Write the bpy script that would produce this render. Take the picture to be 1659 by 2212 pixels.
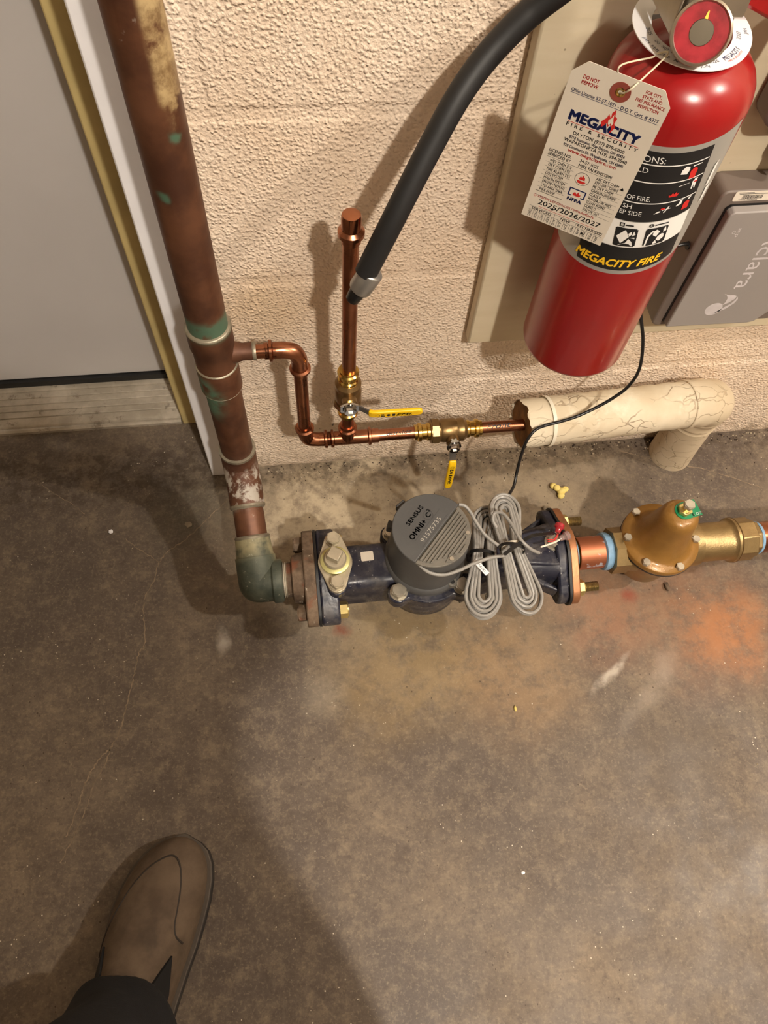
import bpy, bmesh, math, random
from mathutils import Vector, Matrix
random.seed(7)
for o in list(bpy.data.objects): bpy.data.objects.remove(o)
SC = bpy.context.scene
COL = SC.collection
PI = math.pi
V = Vector

# ------------------------------------------------------------------ camera
cam = bpy.data.cameras.new('camera'); CAM = bpy.data.objects.new('camera', cam); COL.objects.link(CAM)
cam.sensor_fit = 'VERTICAL'; cam.sensor_height = 24.0; cam.lens = 24.0 * 1600.0 / 2212.0
cam.clip_start = 0.02; cam.clip_end = 30
R3 = Matrix.Rotation(-0.2177, 3, 'Z') @ Matrix.Rotation(0.4722, 3, 'X') @ Matrix.Rotation(0.1124, 3, 'Z')
CAM.matrix_world = Matrix.Translation((0, -0.6182, 1.0411)) @ R3.to_4x4()
SC.camera = CAM

# ------------------------------------------------------------------ world, exposure
w = bpy.data.worlds.new('world'); SC.world = w; w.use_nodes = True
w.node_tree.nodes['Background'].inputs[0].default_value = (1.0, 0.86, 0.7, 1)
w.node_tree.nodes['Background'].inputs[1].default_value = 0.02
vs = SC.view_settings
vs.view_transform = 'Standard'; vs.look = 'None'; vs.gamma = 1.0; vs.use_curve_mapping = False
vs.exposure = 0.55
LAMPS = [  # position, watts, colour, bulb radius
    ((0.55, -1.90, 2.50), 150.0, (1.0, 0.915, 0.80), 0.045),
    ((1.85, -0.78, 2.42), 85.0, (1.0, 0.915, 0.80), 0.045),
]

# ------------------------------------------------------------------ mesh helpers
def frame(axis):
    a = V(axis).normalized()
    h = V((0, 0, 1)) if abs(a.z) < 0.9 else V((0, 1, 0))
    u = h.cross(a).normalized(); v = a.cross(u)
    return u, v, a

def catmull(pts, n=8, closed=False):
    P = [V(p) for p in pts]; out = []; m = len(P)
    rng = range(m) if closed else range(m - 1)
    for i in rng:
        if closed: p0, p1, p2, p3 = P[i - 1], P[i], P[(i + 1) % m], P[(i + 2) % m]
        else: p0, p1, p2, p3 = P[max(i - 1, 0)], P[i], P[i + 1], P[min(i + 2, m - 1)]
        for k in range(n):
            t = k / n
            out.append(0.5 * ((2 * p1) + (p2 - p0) * t + (2 * p0 - 5 * p1 + 4 * p2 - p3) * t * t + (3 * p1 - p0 - 3 * p2 + p3) * t ** 3))
    if not closed: out.append(P[-1])
    return out

class G:
    def __init__(s): s.v = []; s.f = []
    def add(s, vs_, fs):
        b = len(s.v); s.v += [tuple(p) for p in vs_]; s.f += [tuple(b + i for i in f) for f in fs]; return s
    def box(s, lo, hi, M=None):
        x0, y0, z0 = lo; x1, y1, z1 = hi
        p = [V((x, y, z)) for z in (z0, z1) for y in (y0, y1) for x in (x0, x1)]
        if M: p = [M @ q for q in p]
        return s.add(p, [(0, 2, 3, 1), (4, 5, 7, 6), (0, 1, 5, 4), (2, 6, 7, 3), (0, 4, 6, 2), (1, 3, 7, 5)])
    def lathe(s, prof, origin, axis=(0, 0, 1), seg=28, cap=True):
        u, v, a = frame(axis); o = V(origin); vs_ = []; fs = []
        for r, h in prof:
            for k in range(seg):
                t = 2 * PI * k / seg
                vs_.append(o + a * h + (u * math.cos(t) + v * math.sin(t)) * r)
        n = len(prof)
        for i in range(n - 1):
            for k in range(seg):
                k2 = (k + 1) % seg
                fs.append((i * seg + k, i * seg + k2, (i + 1) * seg + k2, (i + 1) * seg + k))
        if cap:
            fs.append(tuple(range(seg - 1, -1, -1))); fs.append(tuple((n - 1) * seg + k for k in range(seg)))
        return s.add(vs_, fs)
    def tube(s, pts, r, seg=12, closed=False, cap=True, flat=None):
        P = [V(p) for p in pts]; n = len(P)
        R = r if isinstance(r, (list, tuple)) else [r] * n
        T = []
        for i in range(n):
            if closed: T.append((P[(i + 1) % n] - P[i - 1]).normalized())
            else: T.append((P[min(i + 1, n - 1)] - P[max(i - 1, 0)]).normalized())
        u, _, _ = frame(T[0]); vs_ = []
        for i in range(n):
            u = (u - T[i] * u.dot(T[i])).normalized(); v = T[i].cross(u)
            for k in range(seg):
                t = 2 * PI * k / seg
                vs_.append(P[i] + (u * math.cos(t) + v * math.sin(t)) * R[i])
        fs = []
        for i in range(n if closed else n - 1):
            j = (i + 1) % n
            for k in range(seg):
                k2 = (k + 1) % seg
                fs.append((i * seg + k, i * seg + k2, j * seg + k2, j * seg + k))
        if cap and not closed:
            fs.append(tuple(range(seg - 1, -1, -1))); fs.append(tuple((n - 1) * seg + k for k in range(seg)))
        return s.add(vs_, fs)
    def prism(s, poly, o, u, v, n, h0, h1):
        o, u, v, n = V(o), V(u), V(v), V(n); m = len(poly)
        vs_ = [o + u * a + v * b + n * h0 for a, b in poly] + [o + u * a + v * b + n * h1 for a, b in poly]
        fs = [tuple(range(m - 1, -1, -1)), tuple(range(m, 2 * m))]
        fs += [(i, (i + 1) % m, m + (i + 1) % m, m + i) for i in range(m)]
        return s.add(vs_, fs)
    def hexa(s, origin, axis, R, h, rot=0.0, n=6):
        u, v, a = frame(axis)
        poly = [(R * math.cos(rot + 2 * PI * k / n), R * math.sin(rot + 2 * PI * k / n)) for k in range(n)]
        return s.prism(poly, origin, u, v, a, 0, h)
    def loft(s, rings, cap=True):
        m = len(rings[0]); vs_ = [p for r in rings for p in r]; fs = []
        for i in range(len(rings) - 1):
            for k in range(m):
                k2 = (k + 1) % m
                fs.append((i * m + k, i * m + k2, (i + 1) * m + k2, (i + 1) * m + k))
        if cap:
            fs.append(tuple(range(m - 1, -1, -1))); fs.append(tuple((len(rings) - 1) * m + k for k in range(m)))
        return s.add(vs_, fs)
    def build(s, name, mat, parent=None, angle=40, bevel=0.0, seg=2, recalc=True):
        me = bpy.data.meshes.new(name); me.from_pydata(s.v, [], s.f)
        if recalc:
            bm = bmesh.new(); bm.from_mesh(me); bmesh.ops.recalc_face_normals(bm, faces=bm.faces); bm.to_mesh(me); bm.free()
        me.polygons.foreach_set('use_smooth', [True] * len(me.polygons))
        me.set_sharp_from_angle(angle=math.radians(angle))
        me.materials.append(mat)
        return link(name, me, parent, bevel, seg)

def link(name, me, parent=None, bevel=0.0, seg=2):
    o = bpy.data.objects.new(name, me); COL.objects.link(o)
    if parent: put(o, parent)
    if bevel:
        b = o.modifiers.new('bevel', 'BEVEL'); b.width = bevel; b.segments = seg; b.limit_method = 'ANGLE'; b.angle_limit = math.radians(40)
        b.harden_normals = False
    return o

def put(o, parent):
    o.parent = parent
    M = Matrix.Identity(4); q = parent
    while q:
        M = Matrix.Translation(q.location) @ q.matrix_parent_inverse.inverted() if False else M
        q = q.parent
    base = Vector((0, 0, 0)); q = parent
    if 'base' in parent: base = V(parent['base'])
    o.matrix_parent_inverse = Matrix.Translation(-base)

def thing(name, label, cat, loc, group=None, kind=None):
    o = bpy.data.objects.new(name, None); COL.objects.link(o)
    o.location = loc; o.empty_display_size = 0.02; o['base'] = list(loc)
    tag(o, label, cat, group, kind); return o

def tag(o, label=None, cat=None, group=None, kind=None):
    if label: o['label'] = label
    if cat: o['category'] = cat
    if group: o['group'] = group
    if kind: o['kind'] = kind
    return o

def circ(r, n=32, c=(0, 0), a0=0.0, a1=2 * PI):
    return [(c[0] + r * math.cos(a0 + (a1 - a0) * k / n), c[1] + r * math.sin(a0 + (a1 - a0) * k / n)) for k in range(n)]

def hull(pts):
    pts = sorted(set((round(a, 6), round(b, 6)) for a, b in pts))
    def half(ps):
        h = []
        for p in ps:
            while len(h) > 1 and (h[-1][0] - h[-2][0]) * (p[1] - h[-2][1]) - (h[-1][1] - h[-2][1]) * (p[0] - h[-2][0]) <= 0: h.pop()
            h.append(p)
        return h
    a = half(pts); b = half(pts[::-1]); return a[:-1] + b[:-1]

def rrect(x0, y0, x1, y1, r, n=5):
    out = []
    for cx, cy, a in ((x1 - r, y0 + r, -PI / 2), (x1 - r, y1 - r, 0), (x0 + r, y1 - r, PI / 2), (x0 + r, y0 + r, PI)):
        for k in range(n + 1): out.append((cx + r * math.cos(a + PI / 2 * k / n), cy + r * math.sin(a + PI / 2 * k / n)))
    return out

# ------------------------------------------------------------------ materials
def lin(c):
    def f(x):
        x /= 255.0
        return x / 12.92 if x <= 0.04045 else ((x + 0.055) / 1.055) ** 2.4
    return (f(c[0]), f(c[1]), f(c[2]), 1.0)

class NT:
    def __init__(s, name):
        s.m = bpy.data.materials.new(name); s.m.use_nodes = True; s.t = s.m.node_tree
        s.b = s.t.nodes['Principled BSDF']; s.co = s.n('ShaderNodeTexCoord').outputs['Object']
    def n(s, ty): return s.t.nodes.new(ty)
    def set(s, sock, val):
        if hasattr(val, 'is_output') or isinstance(val, bpy.types.NodeSocket): s.t.links.new(val, sock)
        else: sock.default_value = val
    def scale(s, vec, sc):
        m = s.n('ShaderNodeMapping'); s.set(m.inputs[0], vec); m.inputs['Scale'].default_value = sc; return m.outputs[0]
    def noise(s, sc, det=4, rough=0.55, vec=None, dist=0.0):
        k = s.n('ShaderNodeTexNoise'); s.set(k.inputs['Vector'], vec or s.co)
        k.inputs['Scale'].default_value = sc; k.inputs['Detail'].default_value = det; k.inputs['Roughness'].default_value = rough; k.inputs['Distortion'].default_value = dist
        return k.outputs['Fac']
    def noisec(s, sc, det=2):
        k = s.n('ShaderNodeTexNoise'); s.set(k.inputs['Vector'], s.co); k.inputs['Scale'].default_value = sc; k.inputs['Detail'].default_value = det
        return k.outputs['Color']
    def voro(s, sc, feat='F1', vec=None, rnd=1.0):
        k = s.n('ShaderNodeTexVoronoi'); k.feature = feat; s.set(k.inputs['Vector'], vec or s.co); k.inputs['Scale'].default_value = sc; k.inputs['Randomness'].default_value = rnd
        return k.outputs['Distance']
    def rng(s, f, a, b, c=0.0, d=1.0, smooth=True):
        k = s.n('ShaderNodeMapRange'); k.interpolation_type = 'SMOOTHSTEP' if smooth else 'LINEAR'; k.clamp = True
        s.set(k.inputs[0], f); k.inputs[1].default_value = a; k.inputs[2].default_value = b; k.inputs[3].default_value = c; k.inputs[4].default_value = d
        return k.outputs[0]
    def math(s, op, a, b=0.0):
        k = s.n('ShaderNodeMath'); k.operation = op; s.set(k.inputs[0], a); s.set(k.inputs[1], b); return k.outputs[0]
    def vmath(s, op, a, b=(0, 0, 0)):
        k = s.n('ShaderNodeVectorMath'); k.operation = op; s.set(k.inputs[0], a); s.set(k.inputs[1], b)
        return k.outputs['Value'] if op in ('DISTANCE', 'LENGTH', 'DOT_PRODUCT') else k.outputs[0]
    def mix(s, f, a, b, mode='MIX'):
        k = s.n('ShaderNodeMix'); k.data_type = 'RGBA'; k.blend_type = mode
        s.set(k.inputs[0], f); s.set(k.inputs[6], a); s.set(k.inputs[7], b); return k.outputs[2]
    def xyz(s, i):
        k = s.n('ShaderNodeSeparateXYZ'); s.set(k.inputs[0], s.co); return k.outputs[i]
    def band(s, f, a, b, soft):
        return s.math('MULTIPLY', s.rng(f, a - soft, a + soft), s.rng(f, b - soft, b + soft, 1.0, 0.0))
    def warp(s, sc, amt):
        k = s.vmath('SUBTRACT', s.noisec(sc, 3), (0.5, 0.5, 0.5)); m = s.n('ShaderNodeVectorMath'); m.operation = 'SCALE'
        s.set(m.inputs[0], k); m.inputs['Scale'].default_value = amt
        return s.vmath('ADD', s.co, m.outputs[0])
    def blob(s, c, r, vec, soft=0.6, stretch=None, rot=0.0):
        v = s.vmath('SUBTRACT', vec, c)
        if stretch:
            m = s.n('ShaderNodeMapping'); m.vector_type = 'POINT'; s.set(m.inputs[0], v); m.inputs['Rotation'].default_value = (0, 0, rot)
            m2 = s.n('ShaderNodeMapping'); s.set(m2.inputs[0], m.outputs[0]); m2.inputs['Scale'].default_value = stretch; v = m2.outputs[0]
        return s.rng(s.vmath('LENGTH', v), r * (1 - soft), r, 1.0, 0.0)
    def bump(s, h, strength=0.5, dist=0.002, prev=None):
        k = s.n('ShaderNodeBump'); k.inputs['Strength'].default_value = strength; k.inputs['Distance'].default_value = dist
        s.set(k.inputs['Height'], h)
        if prev is not None: s.set(k.inputs['Normal'], prev)
        return k.outputs[0]
    def out(s, col, rough=0.5, metal=0.0, nrm=None, spec=None, coat=None):
        s.set(s.b.inputs['Base Color'], col); s.set(s.b.inputs['Roughness'], rough); s.set(s.b.inputs['Metallic'], metal)
        if nrm is not None: s.set(s.b.inputs['Normal'], nrm)
        if spec is not None: s.b.inputs['Specular IOR Level'].default_value = spec
        if coat is not None: s.b.inputs['Coat Weight'].default_value = coat; s.b.inputs['Coat Roughness'].default_value = 0.08
        return s.m

def simple(name, col, rough=0.5, metal=0.0, var=0.12, sc=40, bsc=None, bst=0.2, bd=0.001, spec=None, coat=None):
    n = NT(name); c = lin(col)
    d = tuple(x * (1 - var) for x in c[:3]) + (1,); l = tuple(min(1, x * (1 + var)) for x in c[:3]) + (1,)
    k = n.mix(n.rng(n.noise(sc, 5), 0.3, 0.7), d, l)
    nr = n.bump(n.noise(bsc, 4), bst, bd) if bsc else None
    return n.out(k, rough, metal, nr, spec, coat)

def M_floor():
    n = NT('concrete_floor'); wv = n.warp(5.0, 0.16); wv2 = n.warp(22.0, 0.03)
    c = n.mix(n.rng(n.noise(3.5, 6, 0.62), 0.32, 0.68), lin((88, 78, 70)), lin((122, 108, 92)))
    c = n.mix(n.rng(n.noise(10, 10, 0.72, dist=0.5), 0.36, 0.64, 0, 0.6), c, lin((84, 74, 68)))
    c = n.mix(n.rng(n.noise(34, 10, 0.78), 0.46, 0.66, 0, 0.42), c, lin((150, 134, 112)))
    c = n.mix(n.rng(n.noise(90, 8, 0.8), 0.44, 0.66, 0, 0.5), c, lin((70, 61, 54)))
    c = n.mix(n.rng(n.noise(230, 4, 0.7), 0.5, 0.7, 0, 0.35), c, lin((158, 142, 120)))
    g = n.scale(n.co, (60, 9, 1))
    c = n.mix(n.rng(n.noise(1, 5, 0.7, g), 0.6, 0.8, 0, 0.25), c, lin((170, 155, 135)))
    for cen, r, s, col, st, rt in (
            ((0.05, -0.11, 0), 0.24, 0.85, (192, 176, 148), None, 0), ((0.32, -0.10, 0), 0.28, 0.65, (162, 146, 120), None, 0), ((0.12, -0.33, 0), 0.17, 0.45, (170, 144, 98), None, 0),
            ((0.27, -0.36, 0), 0.15, 0.35, (186, 150, 105), None, 0), ((0.56, -0.30, 0), 0.17, 0.45, (160, 114, 80), None, 0),
            ((0.615, -0.315, 0), 0.095, 0.55, (184, 118, 66), None, 0), ((0.42, -0.285, 0), 0.10, 0.45, (176, 122, 88), None, 0),
            ((0.03, -0.288, 0), 0.018, 0.8, (118, 48, 28), None, 0), ((0.47, -0.273, 0), 0.02, 0.7, (140, 60, 40), None, 0),
            ((0.41, -0.39, 0), 0.028, 0.7, (200, 190, 176), (0.5, 3.2, 1), -0.7), ((0.48, -0.40, 0), 0.06, 0.4, (172, 160, 146), (0.5, 2.0, 1), -0.8),
            ((-0.141, -0.285, 0), 0.026, 0.6, (190, 182, 170), (2.4, 0.8, 1), 0.2), ((0.0, -0.36, 0), 0.07, 0.3, (180, 168, 148), None, 0),
            ((0.50, -0.50, 0), 0.10, 0.38, (96, 86, 76), None, 0), ((-0.2, -0.07, 0), 0.10, 0.25, (84, 88, 70), None, 0)):
        f = n.math('MULTIPLY', n.blob(cen, r, wv if r > 0.05 else wv2, 0.85, st, rt), s)
        f = n.math('MULTIPLY', f, n.rng(n.noise(30, 8, 0.75), 0.34, 0.58, 0.30, 1.0))
        c = n.mix(f, c, lin(col))
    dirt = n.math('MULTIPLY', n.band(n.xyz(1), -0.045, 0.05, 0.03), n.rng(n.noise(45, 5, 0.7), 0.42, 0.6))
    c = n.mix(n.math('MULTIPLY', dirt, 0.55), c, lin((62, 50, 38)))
    sp = n.rng(n.voro(95), 0.06, 0.1, 1, 0); spm = n.rng(n.noise(9, 2), 0.52, 0.6)
    c = n.mix(n.math('MULTIPLY', sp, spm), c, lin((205, 196, 178)))
    sd = n.rng(n.voro(70, vec=n.scale(n.co, (1.3, 1, 1))), 0.05, 0.1, 1, 0)
    c = n.mix(n.math('MULTIPLY', sd, n.rng(n.noise(7, 2), 0.5, 0.58, 0, 0.8)), c, lin((58, 44, 34)))
    nb = n.bump(n.noise(260, 4, 0.7), 0.25, 0.0006); nb = n.bump(n.noise(30, 6, 0.6), 0.3, 0.0015, nb)
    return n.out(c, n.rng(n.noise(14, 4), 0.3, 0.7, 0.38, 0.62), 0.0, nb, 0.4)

def M_wall(name, rough_amt=1.0, col=(238, 219, 198)):
    n = NT(name); n.co = n.n('ShaderNodeNewGeometry').outputs['Position']; z = n.xyz(2)
    c = n.mix(n.rng(n.noise(6, 5), 0.35, 0.7), lin(col), lin((col[0] - 7, col[1] - 11, col[2] - 15)))
    c = n.mix(n.math('MULTIPLY', n.blob((-0.03, 0, 0.36), 0.09, n.warp(12, 0.05), 0.9), 0.4), c, lin((206, 170, 118)))
    low = n.rng(z, 0.05, 0.30, 1, 0)
    sp = n.rng(n.voro(75, vec=n.warp(90, 0.012)), 0.10, 0.17, 1, 0)
    c = n.mix(n.math('MULTIPLY', n.math('MULTIPLY', sp, n.rng(n.noise(24, 3), 0.5, 0.62)), n.math('ADD', n.math('MULTIPLY', low, 0.8), 0.12)), c, lin((62, 52, 42)))
    foot = n.math('MULTIPLY', n.rng(z, 0.0, 0.055, 1, 0), n.rng(n.noise(30, 6, 0.7), 0.35, 0.65))
    c = n.mix(n.math('MULTIPLY', foot, 0.6), c, lin((120, 98, 70)))
    pv = n.warp(200, 0.003)
    h = n.math('MULTIPLY', n.rng(n.voro(300, 'SMOOTH_F1', pv), 0.05, 0.6, 1.0, 0.0), 0.75)
    h = n.math('ADD', h, n.math('MULTIPLY', n.noise(330, 2, 0.5), 0.9))
    h = n.math('ADD', h, n.math('MULTIPLY', n.noise(28, 3, 0.5), 1.1))
    nb = n.bump(h, 0.9 * rough_amt, 0.0017)
    return n.out(c, 0.55, 0, nb, 0.35)

def M_old_copper():
    n = NT('aged_copper'); z = n.xyz(2); x = n.xyz(0); y = n.xyz(1)
    c = n.mix(n.rng(n.noise(22, 5, 0.6), 0.35, 0.68), lin((80, 50, 36)), lin((110, 72, 50)))
    g = n.scale(n.co, (70, 70, 6)); c = n.mix(n.rng(n.noise(1, 5, 0.6, g), 0.5, 0.75, 0, 0.45), c, lin((78, 42, 28)))
    met = n.math('ADD', 0.55, 0.0)
    tanm = n.math('MULTIPLY', n.rng(n.math('ADD', z, n.math('MULTIPLY', n.noise(40, 4), 0.08)), 0.715, 0.73), n.math('MULTIPLY', n.rng(x, -0.086, -0.080), n.rng(n.noise(30, 5, 0.65), 0.40, 0.52)))
    c = n.mix(n.math('MULTIPLY', tanm, 0.92), c, n.mix(n.rng(n.noise(55, 6, 0.7), 0.35, 0.65), lin((122, 96, 62)), lin((186, 162, 118))))
    grn = n.math('MULTIPLY', n.band(z, 0.437, 0.462, 0.006), n.rng(n.noise(40, 4), 0.28, 0.45))
    g2 = n.math('MULTIPLY', n.blob((-0.107, -0.103, 0.335), 0.040, n.warp(30, 0.03), 0.6, (1.3, 1, 0.8)), n.rng(n.noise(45, 4), 0.36, 0.56))
    g3 = n.blob((-0.098, -0.11, 0.615), 0.008, n.warp(60, 0.012), 0.7); g4 = n.blob((-0.077, -0.105, 0.665), 0.008, n.warp(60, 0.012), 0.7)
    gm = n.math('MAXIMUM', n.math('MAXIMUM', grn, g2), n.math('MAXIMUM', g3, g4))
    c = n.mix(n.math('MULTIPLY', gm, 0.85), c, lin((70, 106, 86)))
    wh = n.math('MULTIPLY', n.band(z, 0.10, 0.178, 0.012), n.rng(n.noise(48, 6, 0.7), 0.46, 0.56))
    wh2 = n.math('MULTIPLY', n.band(y, -0.150, -0.098, 0.008), wh)
    w3 = n.math('MULTIPLY', n.rng(n.noise(30, 5, 0.7), 0.66, 0.72), 0.55)
    tip = n.math('MULTIPLY', n.rng(x, -0.073, -0.068), n.math('MULTIPLY', n.rng(z, 0.30, 0.28), n.rng(n.noise(26, 4), 0.45, 0.55)))
    c = n.mix(n.math('MAXIMUM', n.math('MULTIPLY', wh2, 0.9), w3), c, lin((176, 168, 156)))
    nonm = n.math('MAXIMUM', n.math('MAXIMUM', tanm, gm), wh2)
    n.set(n.b.inputs['Metallic'], n.rng(nonm, 0, 1, 0.38, 0.0))
    m = n.out(c, n.rng(n.noise(18, 4), 0.3, 0.7, 0.36, 0.6), 0.0, n.bump(n.noise(120, 4), 0.15, 0.0006))
    n.set(n.b.inputs['Metallic'], n.rng(nonm, 0, 1, 0.38, 0.0))
    return m

def M_patina():
    n = NT('green_patina_bronze')
    c = n.mix(n.rng(n.noise(26, 6, 0.65), 0.3, 0.7), lin((50, 58, 50)), lin((86, 90, 77)))
    c = n.mix(n.math('MULTIPLY', n.rng(n.xyz(1), -0.222, -0.20), n.rng(n.noise(34, 5), 0.3, 0.55)), c, lin((150, 142, 110)))
    c = n.mix(n.rng(n.noise(90, 5, 0.7), 0.62, 0.7, 0, 0.6), c, lin((190, 186, 165)))
    return n.out(c, 0.6, 0.15, n.bump(n.noise(60, 5), 0.4, 0.0015))

def M_rust():
    n = NT('rusty_iron')
    c = n.mix(n.rng(n.noise(45, 6, 0.65), 0.3, 0.7), lin((82, 66, 52)), lin((126, 106, 86)))
    c = n.mix(n.rng(n.noise(28, 4), 0.58, 0.7, 0, 0.7), c, lin((122, 66, 40)))
    c = n.mix(n.rng(n.noise(110, 4), 0.64, 0.7, 0, 0.7), c, lin((190, 178, 160)))
    return n.out(c, 0.8, 0.1, n.bump(n.noise(140, 5), 0.6, 0.0012))

def M_navy():
    n = NT('navy_paint')
    c = n.mix(n.rng(n.noise(24, 5), 0.4, 0.7), lin((30, 32, 48)), lin((44, 46, 60)))
    c = n.mix(n.rng(n.noise(40, 6, 0.7), 0.45, 0.64, 0, 0.62), c, lin((92, 88, 86)))
    c = n.mix(n.rng(n.voro(130), 0.08, 0.14, 0.8, 0), c, lin((150, 148, 146)))
    return n.out(c, n.rng(n.noise(30, 3), 0.35, 0.65, 0.22, 0.6), 0.0, n.bump(n.noise(90, 4), 0.35, 0.0012))

def M_insul():
    n = NT('canvas_insulation')
    c = n.mix(n.rng(n.noise(14, 5), 0.3, 0.7), lin((222, 210, 186)), lin((204, 188, 160)))
    v = n.scale(n.warp(26, 0.035), (16, 52, 52)); cr = n.voro(1.0, 'DISTANCE_TO_EDGE', v)
    msk = n.rng(n.noise(11, 4, 0.6), 0.42, 0.56)
    ck = n.math('MULTIPLY', n.rng(cr, 0.008, 0.035, 1, 0), msk)
    c = n.mix(n.math('MULTIPLY', ck, 0.6), c, lin((130, 106, 80)))
    c = n.mix(n.math('MULTIPLY', n.rng(n.noise(20, 5, 0.6), 0.56, 0.68), 0.45), c, lin((240, 232, 212)))
    c = n.mix(n.math('MULTIPLY', n.rng(n.xyz(0), 0.50, 0.58), 0.45), c, lin((186, 166, 136)))
    h = n.math('SUBTRACT', n.math('MULTIPLY', n.noise(70, 5), 0.5), ck)
    return n.out(c, 0.8, 0, n.bump(h, 0.5, 0.0018))

def M_leather():
    n = NT('brown_nubuck')
    c = n.mix(n.rng(n.noise(30, 5, 0.6), 0.3, 0.7), lin((80, 67, 55)), lin((102, 87, 72)))
    c = n.mix(n.rng(n.noise(18, 4), 0.56, 0.7, 0, 0.5), c, lin((62, 53, 44)))
    h = n.voro(420); return n.out(c, 0.75, 0, n.bump(n.math('ADD', n.noise(160, 4), n.math('MULTIPLY', h, 0.4)), 0.35, 0.0008), 0.25)

def M_wood(name, col):
    n = NT(name); g = n.scale(n.co, (9, 30, 60))
    c = n.mix(n.rng(n.noise(1, 6, 0.6, g), 0.3, 0.7), lin(col), lin((col[0] - 6, col[1] - 7, col[2] - 9)))
    c = n.mix(n.rng(n.voro(46), 0.03, 0.06, 0.6, 0), c, lin((110, 92, 66)))
    h = n.math('ADD', n.noise(1, 6, 0.6, g), n.math('MULTIPLY', n.noise(80, 3), 0.6))
    return n.out(c, 0.5, 0, n.bump(h, 0.35, 0.0014))

def M_copper():
    n = NT('bright_copper')
    c = n.mix(n.rng(n.noise(30, 4), 0.35, 0.7), lin((176, 118, 88)), lin((148, 96, 70)))
    return n.out(c, n.rng(n.noise(24, 3), 0.3, 0.7, 0.22, 0.38), 1.0, n.bump(n.noise(90, 3), 0.08, 0.0005))

def M_smudged_copper():
    n = NT('copper_with_sealant_smears')
    f = n.rng(n.noise(60, 4, 0.6, n.scale(n.co, (1, 1, 1))), 0.58, 0.66, 0, 0.75)
    c = n.mix(f, lin((184, 116, 86)), lin((160, 176, 192)))
    m = n.out(c, 0.42, 1.0); n.set(n.b.inputs['Metallic'], n.rng(f, 0, 0.7, 0.85, 0.2)); return m

def M_label_silver():
    n = NT('silver_label'); return n.out(lin((176, 174, 168)), 0.38, 0.35)

def M_alu():
    n = NT('dirty_aluminium')
    c = n.mix(n.rng(n.noise(20, 6, 0.65), 0.35, 0.7), lin((166, 156, 140)), lin((200, 190, 174)))
    c = n.mix(n.rng(n.noise(48, 5, 0.7), 0.58, 0.68, 0, 0.6), c, lin((98, 84, 68)))
    return n.out(c, 0.5, 0.35, n.bump(n.noise(80, 4), 0.2, 0.0008))

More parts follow.
